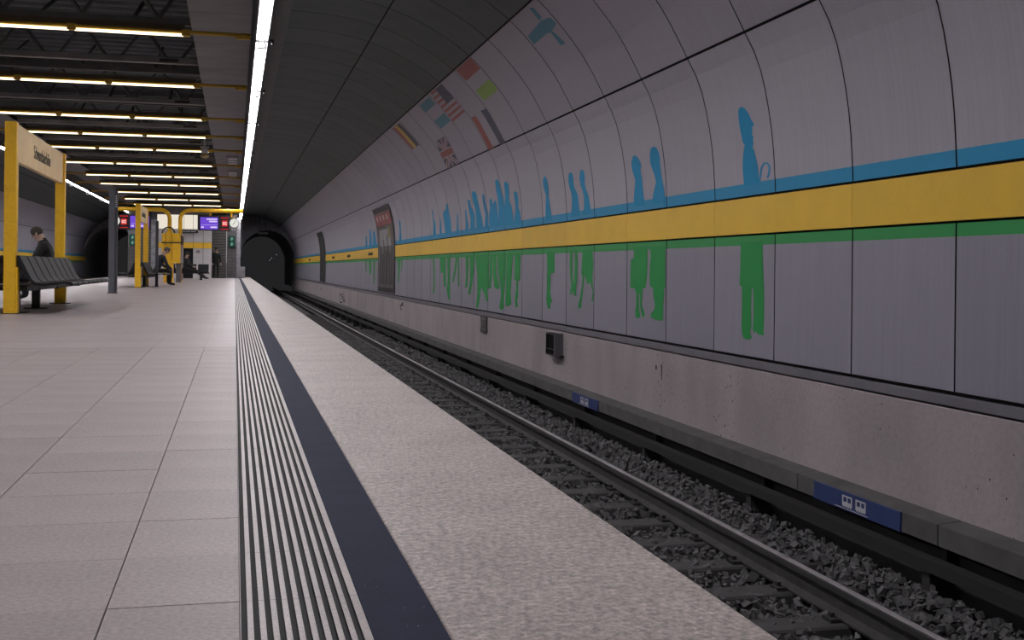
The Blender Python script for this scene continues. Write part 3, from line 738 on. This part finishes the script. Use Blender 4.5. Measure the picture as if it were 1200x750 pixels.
# continuous fluorescent lines above both platform edges
BARS = [7.2, 12.0, 16.88, 21.7, 26.58, 30.17, 33.8, 38.65, 43.75, 48.3, 53.55, 58.75, 63.9]
socket = MB().box(-.032, -.018, -.012, .012, -.045, 0).box(.018, .032, -.012, .012, -.045, 0).box(-.032, .032, -.012, .012, -.057, -.043).box(-.078, .078, -.010, .010, -.010, 0).mesh('lamp_socket', black_m)
clampm = MB().box(-.062, -.034, -.02, .02, -.10, .02).box(.034, .062, -.02, .02, -.10, .02).box(-.062, .062, -.02, .02, -.125, -.095).box(-.10, .10, -.03, .03, -.02, .0).tube((.15, 0, -.05), (.15, 0, .02), .018, 6).box(.10, .16, -.01, .01, .0, .02).mesh('clamp', black_m)
lampm = MB().box(-.05, .05, -.07, .07, -.022, .02).box(-.085, .085, -.03, .03, -.02, .02).tube((-.085, 0, -.02), (-.085, 0, .04), .03, 8).tube((.085, 0, -.02), (.085, 0, .04), .03, 8).tube((.13, 0, .0), (.13, 0, .03), .016, 6).mesh('clamp', black_m)
lampm = MB().box(-.07, .07, 0, 1.53, 0, .02).mesh('fluorescent_lamp', tube_e)
def light_line(x, label):
    r = thing('light_line', label, 'light', (x, 0, 3.90))
    hm = mat('lamp_housing', (.05, .05, .053), .5)
    MB().box(-.10, -.082, Y0, YE - 3, -.018, .30).box(.082, .10, Y0, YE - 3, -.018, .30).box(-.10, .10, Y0, YE - 3, .022, .05).build('housing', hm, r)
    y = 15.24 - 9 * 1.615
    while y < YE - 5:
        link('fluorescent_lamp', lampm, r, (0, y + .04, 0))
        link('lamp_socket', socket, r, (0, y, 0))
        y += 1.615
    for yb in BARS:
        link('clamp', clampm, r, (0, yb, -.005))
    return r
light_line(.345, 'continuous white fluorescent light line over the grooved platform edge')
light_line(mir(.345), 'continuous white fluorescent light line over the track behind the benches')

# yellow cross bars with tube lamps
bar_lamp = MB().box(-.72, .72, -.022, .022, -.006, .024).mesh('tube_lamp', cross_e)
barm = MB().tube((.19, 0, .055), (mir(.19), 0, .055), .030, 10).mesh('bar', bar_m, smooth=True)
barh = MB().box(-5.24, -.72, -.045, .045, .085, .15).mesh('lamp_tray', mat('tray_brown', (.07, .052, .03), .5))
coup = MB().box(-.06, .06, -.045, .045, -.005, .085).mesh('coupling', bar_m, bevel=.006)
endm = MB().box(-.10, .10, -.02, .02, -.015, .02).mesh('end_bracket', bar_m)
for y in BARS:
    r = thing('light_bar', 'ochre bar with warm tube lamps spanning the dark hall roof', 'light', (0, y, 3.90), 0, 'light bars across the hall roof')
    link('bar', barm, r); link('lamp_tray', barh, r)
    for k in range(3):
        link('tube_lamp', bar_lamp, r, (-1.46 - k * 1.52, 0, 0))
    for k in range(4):
        link('coupling', coup, r, (-.70 - k * 1.52, 0, 0))
    link('end_bracket', endm, r, (.08, 0, .01)); link('end_bracket', endm, r, (mir(.08), 0, .01))
# plain grey beams between them
gb = MB().box(mir(XS) + .01, XS - .01, -.07, .07, 0, .10).mesh('beam', beam_m, bevel=.005)
gl = MB().box(-.16, .16, -.0725, .0725, .02, .08).mesh('dark_label', ink_m)
for y in (4.8, 10.3, 15.9, 21.05, 26.25, 30.8, 34.6, 39.4, 44.8, 49.6, 54.8, 60.0, 65):
    r = thing('cross_beam', 'plain grey beam between the light bars across the hall roof', 'beam', (0, y, 4.2), 0, 'grey beams across the hall roof')
    link('beam', gb, r); link('dark_label', gl, r, (-1.15, 0, 0))
# trusses
for k in range(11):
    y = 9.6 + 4.9 * k
    r = thing('roof_truss', 'dark steel lattice truss under the hall roof', 'truss', (0, y, 4.55), 0, 'lattice trusses under the hall roof')
    MB().box(mir(XS), XS, -.05, .05, 0, .10).build('bottom_chord', steel_m, r) if k == 0 else None
    if k == 0:
        tr0 = r
        MB().box(mir(XS), XS, -.05, .05, .90, 1.02).build('top_chord', steel_m, r)
        n = 8
        w = (XS - mir(XS)) / n
        for i in range(n):
            xa = mir(XS) + i * w
            MB().tube((xa, 0, .1 if i % 2 else .9), (xa + w, 0, .9 if i % 2 else .1), .04, 6).build('diagonal', steel_m, r)
        for xx in (-1.6, -3.0, -4.4):
            MB().tube((xx, 0, .1), (xx + .0, 2.4, .95), .035, 6).build('brace', steel_m, r)
    else:
        for ch in list(tr0.children):
            copy_tree(ch, r)
# louvred vents in the soffit
for y in (39.3, 45.0):
    r = thing('ceiling_vent', 'pale slatted soffit vent, %s past the twin head camera' % ('first' if y < 42 else 'second'), 'vent', (-.10, y, 4.14), 0, 'soffit vents')
    MB().box(-.18, .18, -1.4, 1.4, .03, .058).build('vent_frame', soffit_m, r)
    for k in range(3):
        MB().box(-.15, .15, -1.1 + k * .9, -.75 + k * .9, 0, .028).build('slat', white_m, r)
sp = thing('ceiling_camera', 'small white twin head camera hanging below the hall roof', 'camera', (-.84, 33.0, 3.66))
MB().tube((0, 0, .22), (0, 0, .56), .03, 8).build('stem', white_m, sp)
MB().ball((0, 0, .2), .10).build('upper_head', white_m, sp)
MB().ball((0, 0, .06), (.12, .12, .07)).build('lower_head', mat('amber_head', (.6, .45, .2), .4), sp)
MB().tube((-.12, 0, .3), (.12, 0, .3), .025, 8).build('cross_arm', white_m, sp)

# ------------------------------------------------------------ far ends of both tunnels
def bulkhead(f):
    n = 40
    outer = [on_wall(0, SA[0] - 1.3 + (SA[-1] - SA[0] + 1.3) * k / n, -.05) for k in range(n + 1)]
    outer = [(p.x, p.z) for p in outer] + [(.34, 4.35), (.34, 3.6), (.34, 3.0), (.34, 2.2), (.34, 1.0)]
    n += 5
    cx, cz_ = 2.25, 1.0
    inner = []
    for (x, z) in outer:
        d = math.hypot(x - cx, z - cz_)
        q = (cx + (x - cx) / d * min(d, 2.0 if z > cz_ else 9), cz_ + (z - cz_) / d * min(d, 2.3))
        inner.append(q)
    b = MB()
    P = [(f(x), YE - .02, z) for x, z in outer] + [(f(x), YE - .02, z) for x, z in inner] + [(f(x), 102, z) for x, z in inner]
    m = n + 1
    F = []
    for k in range(n):
        F.append((k, k + 1, m + k + 1, m + k)); F.append((m + k, m + k + 1, 2 * m + k + 1, 2 * m + k))
    b.add(P, F)
    xa, xc = sorted((f(.12), f(.35)))
    b.box(xa, xc, Y1, 102, -1.4, 4.3)
    return b
tag(bulkhead(lambda x: x).build('wall_end', tunnel_m), 'dark tunnel mouth beyond the platform end', 'wall', kind='structure')
tag(bulkhead(mir).build('wall_end', tunnel_m), 'dark tunnel mouth of the track behind the benches', 'wall', kind='structure')
tag(MB().box(mir(.12), .12, Y1 + .05, Y1 + .35, -1.4, 5.8).build('wall_back', tunnel_m), 'dark end wall behind the stair block', 'wall', kind='structure')
# ------------------------------------------------------------ station name signs on yellow posts
def name_sign(x, y, length, label):
    r = thing('name_sign', label, 'sign', (x, y, 0))
    for k, yy in enumerate((0, length)):
        p = MB().box(-.075, .075, yy - .075, yy + .075, .0, 2.54).build('post', yellow_m, r, bevel=.008)
        MB().box(-.085, .10, yy - .085, yy + .085, 0.0, .012).build('foot_plate', darkpost_m, p)
        MB().box(.076, .10, yy - .07, yy + .07, .012, .62).build('kick_plate', yellow_m, p, bevel=.004)
    MB().box(-.03, .045, .08, length - .08, 2.03, 2.535).build('board', sign_m, r, bevel=.006)
    flat_text('Schwanthalerhöhe', .205, ink_m, 'lettering', r,
              Matrix.Translation((.0465, length * .50, 2.275)) @ Matrix.Rotation(math.pi / 2, 4, 'Z') @ Matrix.Rotation(math.pi / 2, 4, 'X') @ Matrix.Diagonal((1.0, 1.35, 1, 1)))
    return r
name_sign(-2.88, 16.35, 4.42, 'cream station name board on yellow posts over the bench with rider in black jacket')
name_sign(-2.86, 36.6, 3.2, 'smaller distant cream name board on yellow posts beside the grey poles')

# ------------------------------------------------------------ benches: back to back rows of black shells
shell_prof = [(.70, .385), (.715, .415), (.69, .44), (.60, .445), (.36, .415), (.24, .43), (.19, .48), (.045, .775), (.02, .79), (.0, .775), (.15, .46), (.20, .40), (.34, .385), (.60, .415)]
def shell_mesh():
    b = MB().prism_y(shell_prof, -.255, .255)
    return b.mesh('seat_shell', seat_m, bevel=.006)
SHELL = shell_mesh()
def bench(loc, rotz, n, pitch, double, label, legs, extra=0):
    r = thing('bench', label, 'bench', loc, rotz)
    L = n * pitch
    MB().box(.22, .30, 0, L, .31, .375).build('beam', seatleg_m, r, bevel=.006)
    if double: MB().box(-.30, -.22, 0, L + extra * pitch, .31, .375).build('beam', seatleg_m, r, bevel=.006)
    for y in legs:
        MB().box(-.055, .055, y - .06, y + .06, .01, .34).build('leg', seatleg_m, r, bevel=.006)
        MB().box(-.16, .16, y - .10, y + .10, 0, .012).build('foot_plate', seatleg_m, r)
        MB().box(-.31, .31, y - .05, y + .05, .30, .345).build('cross_arm', seatleg_m, r)
    for k in range(n):
        y = (k + .5) * pitch
        link('seat_shell', SHELL, r, (.08, y, -.012))
    for k in range(n + extra if double else 0):
        link('seat_shell', SHELL, r, (-.08, (k + .5) * pitch, -.012), math.pi)
    return r
bench((-2.88, 16.25, 0), 0, 8, .585, True, 'long back to back bench of black shells below the near name board', (.5, 2.15, 4.62), 3)
bench((-2.86, 36.9, 0), 0, 5, .585, True, 'back to back black bench beside the distant grey poles', (.5, 2.4))
bench((-2.95, 58.6, 0), -math.pi / 2, 3, .585, False, 'short black bench by the pale stair block', (.4, 1.35))

# ------------------------------------------------------------ grey posts
r = thing('grey_post', 'tall slate grey square post with groove standing alone on the platform', 'post', (-2.79, 28.65, 0))
MB().box(-.10, .035, -.09, .09, 0, 2.45).build('shaft', greypost_m, r, bevel=.008)
MB().box(.037, .09, -.07, .07, 0, 2.43).build('channel', darkpost_m, r, bevel=.006)
MB().box(-.12, .11, -.11, .11, 0, .015).build('foot_plate', darkpost_m, r)
for k in range(6):
    MB().box(.045, .08, -.072, -.0705, 2.28 - k * .05, 2.305 - k * .05).build('mark', iconwhite_m, r)
r = thing('thin_post', 'thin slate grey pole beside the yellow call pillar', 'post', (-2.43, 38.6, 0))
MB().box(-.045, .045, -.045, .045, 0, 2.08).build('shaft', darkpost_m, r, bevel=.008)
MB().box(-.07, .07, -.07, .07, 0, .012).build('foot_plate', darkpost_m, r)
MB().ball((0, 0, 2.09), (.05, .05, .02)).build('cap', darkpost_m, r)

# ------------------------------------------------------------ yellow call pillar and gantries with displays
pil = thing('call_pillar', 'bright yellow call pillar with boxes and dark hoop', 'pillar', (-2.58, 48.4, 0))
MB().box(-.20, .18, -.16, .16, 0, .92).build('plinth', yellow_m, pil, bevel=.01)
MB().box(-.13, .13, -.13, .13, .92, 2.05).build('column', yellow_m, pil, bevel=.01)
MB().box(.14, .44, -.20, .16, .78, 1.58).build('lower_box', yellow_m, pil, bevel=.012)
MB().box(.14, .44, -.20, .16, 1.63, 1.98).build('upper_box', yellow_m, pil, bevel=.012)
MB().box(-.26, -.14, -.18, .16, .78, 1.58).build('side_box', yellow_m, pil, bevel=.012)
MB().box(-.26, -.14, -.18, .16, 1.63, 1.98).build('side_box', yellow_m, pil, bevel=.012)
MB().box(-.27, .45, -.205, .165, 1.585, 1.625).build('dark_band', ink_m, pil)
MB().sweep([(-.02 + .24 * math.cos(math.pi * k / 14), -.16, 1.98 + .24 * math.sin(math.pi * k / 14)) for k in range(15)], .028, 8).build('hoop', ink_m, pil)
ph = thing('telephone_hood', 'brown and grey telephone hood on stalk behind yellow pillar boxes', 'telephone', (-2.24, 49.2, 0))
MB().box(-.10, .10, -.06, .06, 0, .8).build('stalk', greypost_m, ph, bevel=.01)
MB().box(-.14, .17, -.16, .12, .8, 1.52).build('body', mat('phone_grey', (.34, .31, .33), .5), ph, bevel=.02)
MB().prism_y([(-.14, 1.53), (.15, 1.53), (.19, 1.62), (.17, 1.88), (.06, 2.0), (-.14, 2.0)], -.2, .14).build('hood', mat('phone_hood', (.09, .07, .06), .5), ph, bevel=.01)

def gantry(x0, x1, label, y=49.4):
    r = thing('display_gantry', label, 'gantry', (x0, y, 0))
    d = 1 if x1 > x0 else -1
    pts = [(0, 0, 0), (0, 0, 2.6)] + [(d * .38 * (1 - math.cos(a)), 0, 2.6 + .38 * math.sin(a)) for a in [math.pi / 2 * k / 6 for k in range(1, 7)]] + [(x1 - x0, 0, 2.98)]
    MB().sweep(pts, .085, 12).build('tube', yellow_m, r, smooth=True)
    MB().tube((0, 0, 0), (0, 0, .02), .15, 14).build('foot_plate', yellow_m, r)
    for hx in ((-1.0, -.15) if d > 0 else (-3.7, -4.75)):
        MB().tube((hx - x0, 0, 2.95), (hx - x0, 0, 2.70), .035, 8).build('hanger', yellow_m, r)
    return r
gantry(-2.20, .32, 'curved yellow gantry tube reaching the light line over the grooved edge')
gantry(-2.62, -4.95, 'curved yellow gantry tube reaching over the side behind the benches')

def display(x0, x1, z0, z1, y, label, flip):
    r = thing('display', label, 'display', ((x0 + x1) / 2, y, z0))
    w, hh = (x1 - x0) / 2, z1 - z0
    MB().box(-w - .06, w + .06, 0, .16, -.05, hh + .06).build('housing', black_m, r, bevel=.01)
    MB().box(-w, w, -.012, -.001, 0, hh).build('screen', purple_e, r)
    t = MB()
    rows_ = [(.78, .36, .95), (.60, .50, .95), (.12, .58, .95), (.12, .05, .22)]
    for v, u0, u1 in rows_:
        u = u0
        R = random.Random(int(v * 100 + u0 * 10))
        while u < u1 - .03:
            du = R.uniform(.025, .05)
            t.box(-w + 2 * w * u, -w + 2 * w * (u + du), -.016, -.0125, hh * v, hh * v + hh * .12)
            u += du + .012
    t.box(-w + .03, w - .03, -.016, -.0125, hh * .36, hh * .375)
    t.build('screen_lettering', text_e, r)
    return r
display(-1.40, -.69, 2.20, 2.70, 49.3, 'violet train display hanging next to the white clock over the grooved edge', 0)
display(-4.16, -3.42, 2.20, 2.70, 49.3, 'violet train display partly hidden by the distant name board', 0)
def red_box(x, y, label):
    r = thing('red_display', label, 'display', (x, y, 2.14))
    MB().box(-.20, .20, 0, .14, 0, .62).build('housing', black_m, r, bevel=.01)
    MB().box(-.11, .11, -.008, -.001, .19, .44).build('red_panel', red_e, r)
    MB().box(-.16, .16, -.008, -.001, .52, .56).box(-.16, .16, -.008, -.001, .06, .09).build('red_line', red_e, r)
    MB().box(-.085, -.045, -.012, -.0085, .25, .38).box(-.03, .01, -.012, -.0085, .25, .38).box(.025, .085, -.012, -.0085, .33, .38).box(.025, .085, -.012, -.0085, .25, .30).build('numerals', redtext_e, r)
    return r
red_box(-.42, 49.3, 'red lettered display box between white clock and violet display')
red_box(-4.40, 49.3, 'red lettered display box seen past the slate grey post')
def clock(x, y, label):
    r = thing('clock', label, 'clock', (x, y, 2.23))
    MB().tube((0, .0, .25), (0, .12, .25), .205, 28).build('rim', black_m, r)
    MB().tube((0, -.006, .25), (0, -.001, .25), .185, 28).build('dial', clock_e, r)
    tk = MB()
    for k in range(12):
        a = math.pi / 6 * k
        c, s_ = math.cos(a), math.sin(a)
        tk.tube((.14 * c, -.008, .25 + .14 * s_), (.172 * c, -.008, .25 + .172 * s_), .008, 4)
    tk.build('hour_marks', ink_m, r)
    MB().tube((0, -.012, .25), (-.05, -.012, .18), .011, 6).build('hour_hand', ink_m, r)
    MB().tube((0, -.012, .25), (.07, -.012, .37), .008, 6).build('minute_hand', ink_m, r)
    MB().box(-.14, .14, 0, .10, -.06, .02).build('caption_box', black_m, r)
    MB().box(-.11, -.04, -.006, -.001, -.04, 0).box(-.02, .04, -.006, -.001, -.04, 0).box(.06, .11, -.006, -.001, -.04, 0).build('caption', iconwhite_m, r)
    MB().tube((0, .06, .44), (0, .06, .5), .03, 8).build('mount', yellow_m, r)
    return r
clock(-.04, 49.3, 'round white clock hanging at the end of the gantry by the light line')
clock(-4.74, 49.3, 'round white clock half hidden behind the slate grey post')

# ------------------------------------------------------------ stair block and end walls
st = thing('stair_block', 'pale panelled stair block with yellow band and glowing wall panels', 'building', (-2.7, 66.0, 0))
xl, xr = -1.45, 1.45
cells = [(-1.45, -.72), (-.70, -.06), (.46, .98), (1.0, 1.45)]
for a, b in cells:
    MB().box(a, b, 0, .05, 0, 1.66).build('wall_panel', paleblock_m, st, bevel=.006)
MB().box(-.04, .44, .25, .30, 0, 1.66).build('doorway', mat('dark_doorway', (.05, .045, .045), .7), st)
MB().box(.05, .30, .22, .249, 1.0, 1.45).build('notice', mat('notice_green', (.16, .16, .06), .5), st)
for a, b in ((-1.45, -.06), (-.04, .44), (.46, .98), (1.0, 1.45)):
    MB().box(a, b, -.01, .05, 1.67, 1.98).build('yellow_panel', yellow_band, st)
    MB().box(a, b, 0, .05, 1.99, 2.70).build('wall_panel', paleblock_m, st, bevel=.006)
for a, b in ((-1.45, -.75), (-.73, -.05), (-.03, .44), (.46, .68)):
    MB().box(a, b, -.03, -.005, 2.72, 3.50).build('lit_wall_panel', lit_wall_e, st)  # brightly lit upper wall; its light is put in as glow
MB().box(-1.48, 1.45, .0, .05, 2.71, 3.9).build('upper_fascia', soffit_m, st)
MB().box(.70, 1.45, -.03, -.001, 2.72, 3.50).build('dark_panel', black_m, st)
MB().box(-1.44, 1.44, .06, 8, .02, 3.9).build('core', backing_m, st)
MB().box(-.15, .72, -.22, -.10, 2.50, 2.66).build('direction_sign', mat('sign_navy', (.02, .022, .03), .5), st)
MB().box(-.08, .02, -.226, -.2205, 2.55, 2.61).box(.06, .30, -.226, -.2205, 2.56, 2.60).box(.36, .60, -.226, -.2205, 2.56, 2.60).build('sign_lettering', iconwhite_m, st)
MB().box(.62, .82, -.012, -.001, 1.40, 1.56).build('sticker', mat('sticker', (.3, .24, .26), .5), st)

for sgn, nm, lab in ((1, 'louvre_wall', 'dark louvred wall behind the standing person'), (-1, 'louvre_wall', 'dark louvred wall on the far side of the stair block')):
    f = (lambda x: x) if sgn > 0 else mir
    cxm = (f(-1.24) + f(-.50)) / 2
    r = tag(thing(nm, lab, 'wall', (cxm, 69.5, 0)), kind='structure')
    for k in range(26):
        MB().box(-.37, .37, 0, .04, .05 + k * .16, .05 + k * .16 + .135).build('slat', louvre_m, r)
    MB().box(-.38, .38, .05, .10, 0, 4.2).build('backing', backing_m, r)
    MB().box(.375 if sgn > 0 else -.415, .415 if sgn > 0 else -.375, -.02, .05, .9, 3.0).build('white_edge', white_m, r)
    a, b = sorted((f(-.46), f(.10)))
    cxm = (a + b) / 2
    t = tag(thing('tiled_wall', 'dark tiled end wall under the green exit sign, %s' % ('by the grooved edge' if sgn > 0 else 'past the distant bench'), 'wall', (cxm, 70.5, 0)), kind='structure')
    tl = MB().box(-.138, .138, 0, .03, 0, .185).mesh('wall_tile', darktile_m)
    for i in range(2):
        for k in range(20):
            link('wall_tile', tl, t, (-.14 + .28 * i, 0, .005 + .195 * k))
    MB().box(-.28, .28, .03, .3, 0, 4.2).build('backing', backing_m, t)
    e = thing('exit_sign', 'green exit sign with white pictograms, %s' % ('below the white clock' if sgn > 0 else 'seen between name board post and call pillar'), 'sign', (f(-.17), 70.38, 1.85))
    MB().box(-.19, .19, 0, .08, 0, .64).build('housing', black_m, e)
    for z in (.02, .33):
        MB().box(-.17, .17, -.008, -.001, z, z + .28).build('green_face', exit_e, e)
        MB().box(-.06, .02, -.012, -.0085, z + .05, z + .22).box(.02, .08, -.012, -.0085, z + .12, z + .16).box(-.02, .03, -.012, -.0085, z + .17, z + .24).build('pictogram', exitw_e, e)
wbx = thing('white_cabinet', 'pale grey cabinet at the platform end by the tunnel mouth', 'cabinet', (.36, 71.0, 0))
MB().box(-.25, .25, 0, .4, .02, .68).build('body', mat('cabinet_grey', (.36, .35, .36), .5), wbx, bevel=.01)
MB().box(-.22, .22, -.015, -.001, .06, .64).build('door', mat('cabinet_door', (.38, .37, .38), .5), wbx)
MB().box(-.25, .25, 0, .4, 0, .02).build('plinth', ink_m, wbx)
MB().box(.16, .19, -.03, -.0155, .3, .4).build('handle', ink_m, wbx)
r = thing('tunnel_sign', 'faint grey plate hanging in the dark tunnel mouth', 'sign', (1.85, 82.0, 2.95))
MB().box(-.35, .35, 0, .04, 0, .16).build('plate', mat('faint_grey', (.2, .2, .21), .6), r)
MB().tube((-.2, .02, .16), (-.2, .02, 1.3), .015, 6).tube((.2, .02, .16), (.2, .02, 1.3), .015, 6).build('hanger', ink_m, r)
for k, (x, z) in enumerate(((2.75, 1.75), (2.45, 1.5), (2.35, 1.35))):
    r = thing('tunnel_lamp', 'tiny white lamp on the dark tunnel wall', 'lamp', (x + .35, 90 + 2 * k, z - .15), 0, 'lamps in the tunnel mouth')
    MB().box(-.10, .10, 0, .10, -.05, .12).build('body', ink_m, r)
    MB().ball((0, -.03, .03), .05, 8, 5).build('lens', signal_e, r)
for k, (x, y) in enumerate(((1.15, 82), (1.35, 85), (1.7, 86))):
    r = thing('track_signal', 'low white marker light beside the rails past the platform end', 'signal', (x, y, -1.34), 0, 'marker lights past the platform end')
    MB().box(-.06, .06, 0, .08, 0, .9 - .1 * k).build('stake', ink_m, r)
    MB().ball((0, -.03, .95 - .1 * k), .06, 8, 5).build('lens', signal_e, r)

# ------------------------------------------------------------ people
def person(label, loc, rotz, joints, mats, hair_m, cap=False):
    """one continuous skinned body; joints: name -> (pos, radius, parent, region)"""
    names = list(joints)
    me = bpy.data.meshes.new('person')
    me.from_pydata([joints[n][0] for n in names], [(names.index(joints[n][2]), i) for i, n in enumerate(names) if joints[n][2]], [])
    o = bpy.data.objects.new('person', me); COL.objects.link(o)
    o.modifiers.new('skin', 'SKIN'); sb = o.modifiers.new('sub', 'SUBSURF'); sb.levels = 2
    for i, n in enumerate(names):
        rr = joints[n][1]
        o.data.skin_vertices[0].data[i].radius = rr if isinstance(rr, tuple) else (rr, rr)
    o.data.skin_vertices[0].data[0].use_root = True
    bpy.context.view_layer.update()
    res = bpy.data.meshes.new_from_object(o.evaluated_get(bpy.context.evaluated_depsgraph_get()))
    bpy.data.objects.remove(o)
    res.materials.clear()
    regs = ['jacket', 'trousers', 'skin', 'shoes']
    for q in regs: res.materials.append(mats[q])
    segs = [(Vector(joints[joints[n][2]][0]), Vector(joints[n][0]), regs.index(joints[n][3])) for n in names if joints[n][2]]
    for p in res.polygons:
        best = None
        for a, b, ri in segs:
            d = b - a
            t = max(0, min(1, (p.center - a).dot(d) / max(d.length_squared, 1e-9)))
            ds = (p.center - a - d * t).length
            if best is None or ds < best[0]: best = (ds, ri)
        p.material_index = best[1]; p.use_smooth = True
    b = link('person', res, None, loc, rotz)
    tag(b, label, 'person')
    hc = Vector(joints['head'][0]); fw = (Vector(joints['nose'][0]) - hc).normalized()
    up = (Vector(joints['crown'][0]) - Vector(joints['neck'][0])).normalized()
    c = hc + up * .045 - fw * .02
    MB().ball((c.x, c.y, c.z), (.098, .108, .095), 14, 8).build('cap' if cap else 'hair', hair_m, b, smooth=True)
    side = fw.cross(up).normalized()
    em = mat('eye', (.03, .025, .02), .3)
    for s_ in (-1, 1):
        e = hc + fw * .092 + side * (.033 * s_) + up * .005
        MB().ball((e.x, e.y, e.z), .011, 8, 5).build('eye', em, b)
        e = hc + side * (.092 * s_)
        MB().ball((e.x, e.y, e.z), (.016, .022, .032), 8, 5).build('ear', mats['skin'], b, smooth=True)
    return b

def figure(lean=0.0, head_down=0.0, sit=True, knee=(.45, .50), foot=(.42, .07), hands=None, bulk=1.0):
    z0 = .55 if sit else .95
    J = {'pelvis': ((0, 0, z0), (.15, .12), None, 'trousers')}
    def P(n, pos, r, par, reg):
        if reg == 'jacket' and bulk != 1.0:
            r = tuple(q * bulk for q in r) if isinstance(r, tuple) else r * bulk
        J[n] = (pos, r, par, reg)
    cl = math.sin(lean); cc = math.cos(lean)
    sp = lambda d: (0, d * cl, z0 + d * cc)
    P('waist', sp(.18), (.145, .11), 'pelvis', 'jacket')
    P('chest', sp(.38), (.165, .12), 'waist', 'jacket')
    P('collar', sp(.50), (.10, .09), 'chest', 'jacket')
    P('neck', sp(.57), .055, 'collar', 'skin' if bulk == 1.0 else 'jacket')
    hx, hz = sp(.57)[1], sp(.57)[2]
    a = lean + head_down
    hd = lambda d, f_: (0, hx + d * math.sin(a) + f_ * math.cos(a), hz + d * math.cos(a) - f_ * math.sin(a))
    P('head', hd(.13, .03), (.082, .098), 'neck', 'skin')
    P('crown', hd(.21, .02), (.070, .080), 'head', 'skin')
    P('nose', hd(.12, .125), .014, 'head', 'skin')
    for s_, t in ((-1, 'l'), (1, 'r')):
        sh = sp(.45)
        P('shoulder' + t, (.18 * s_, sh[1], sh[2]), .070, 'chest', 'jacket')
        if hands:
            wr = hands
            el = (.25 * s_, (sh[1] + wr[1]) / 2 - .05, (sh[2] + wr[2]) / 2 - .07)
            w = (wr[0] * s_, wr[1], wr[2])
        else:
            el = (.24 * s_, sh[1] - .02, sh[2] - .28); w = (.25 * s_, sh[1] + .05, sh[2] - .52)
        P('elbow' + t, el, .052, 'shoulder' + t, 'jacket')
        P('wrist' + t, w, .036, 'elbow' + t, 'jacket')
        d = (Vector(w) - Vector(el)).normalized()
        pm = Vector(w) + d * .06
        P('palm' + t, tuple(pm), (.032, .02), 'wrist' + t, 'skin')
        sd = Vector((-s_, 0, 0)) if abs(d.x) < .8 else Vector((0, 1, 0))
        for k, ln in enumerate((.055, .062, .058, .045)):
            base = pm + d * .03 + sd * (.022 - .0145 * k)
            P('finger%d%s' % (k, t), tuple(base), .0085, 'palm' + t, 'skin')
            P('tip%d%s' % (k, t), tuple(base + d * ln * .8 + Vector((0, .0, -.018))), .0075, 'finger%d%s' % (k, t), 'skin')
        th = pm + sd * .032 - d * .01
        P('thumb' + t, tuple(th), .010, 'palm' + t, 'skin')
        P('thumbtip' + t, tuple(th + d * .035 + sd * .012), .008, 'thumb' + t, 'skin')
        P('hip' + t, (.095 * s_, 0, z0 - .04), .095, 'pelvis', 'trousers')
        if sit:
            kn = (.13 * s_, knee[0], knee[1]); an = (.13 * s_, foot[0], foot[1] + .03)
        else:
            kn = (.10 * s_, .03, .50); an = (.10 * s_, 0, .10)
        P('knee' + t, kn, .062, 'hip' + t, 'trousers')
        P('ankle' + t, an, .044, 'knee' + t, 'trousers')
        fl = (an[0] + .02 * s_, an[1] + .16, an[2] - .055) if foot[1] < .12 or not sit else (an[0] + .02 * s_, an[1] + .06, an[2] + .14)
        P('toe' + t, fl, (.042, .035), 'ankle' + t, 'shoes')
    return J
skin = mat('skin', (.48, .32, .25), .6, var=.06)
cl_black = mat('black_cloth', (.016, .015, .016), .85, var=.25, scale=14)
cl_navy = mat('navy_cloth', (.025, .028, .045), .85, var=.25, scale=14)
cl_grey = mat('grey_cloth', (.10, .10, .115), .85, var=.2, scale=14)
shoe = mat('shoe', (.012, .011, .011), .6)
person('person in black jacket hunched on the bench under the near name board, turned away', (-3.27, 22.3, 0), math.radians(90),
       figure(.22, .30, True, (.44, .50), (.40, .07), (.10, .42, .64), 1.35), dict(jacket=cl_black, trousers=cl_navy, skin=skin, shoes=shoe), mat('brown_hat', (.05, .04, .035), .8), True)
person('person in dark jacket with pale hair seated on the distant bench by the thin pole', (-2.52, 39.9, 0), math.radians(-70),
       figure(.42, .2, True, (.44, .50), (.42, .07), (.12, .46, .56)), dict(jacket=cl_navy, trousers=cl_black, skin=skin, shoes=shoe), mat('pale_hair', (.11, .09, .08), .7))
person('person in black sitting with outstretched legs by the pale stair block', (-2.22, 58.12, 0), math.radians(-110),
       figure(-.12, .35, True, (.47, .44), (.86, .10), (.13, .30, .66)), dict(jacket=cl_black, trousers=cl_black, skin=skin, shoes=shoe), mat('dark_hair', (.02, .016, .014), .7))
person('person in dark clothes standing before the louvred wall', (-1.03, 67.6, 0), math.radians(200),
       figure(.02, .1, False), dict(jacket=cl_black, trousers=cl_black, skin=skin, shoes=shoe), mat('dark_hair', (.02, .016, .014), .7))
bp = thing('backpack', 'pale grey and blue rucksack on the short bench beside the seated person', 'bag', (-2.62, 58.12, .445))
MB().ball((0, 0, .25), (.20, .15, .25), 14, 8).build('body', mat('bag_pale', (.45, .47, .55), .7), bp, smooth=True)
MB().ball((0, -.13, .17), (.13, .06, .12), 12, 6).build('front_pocket', mat('bag_blue', (.22, .28, .42), .7), bp, smooth=True)
MB().sweep([(-.06 + .12 * k / 8, 0, .49 + .05 * math.sin(math.pi * k / 8)) for k in range(9)], .012, 6).build('carry_loop', cl_grey, bp)
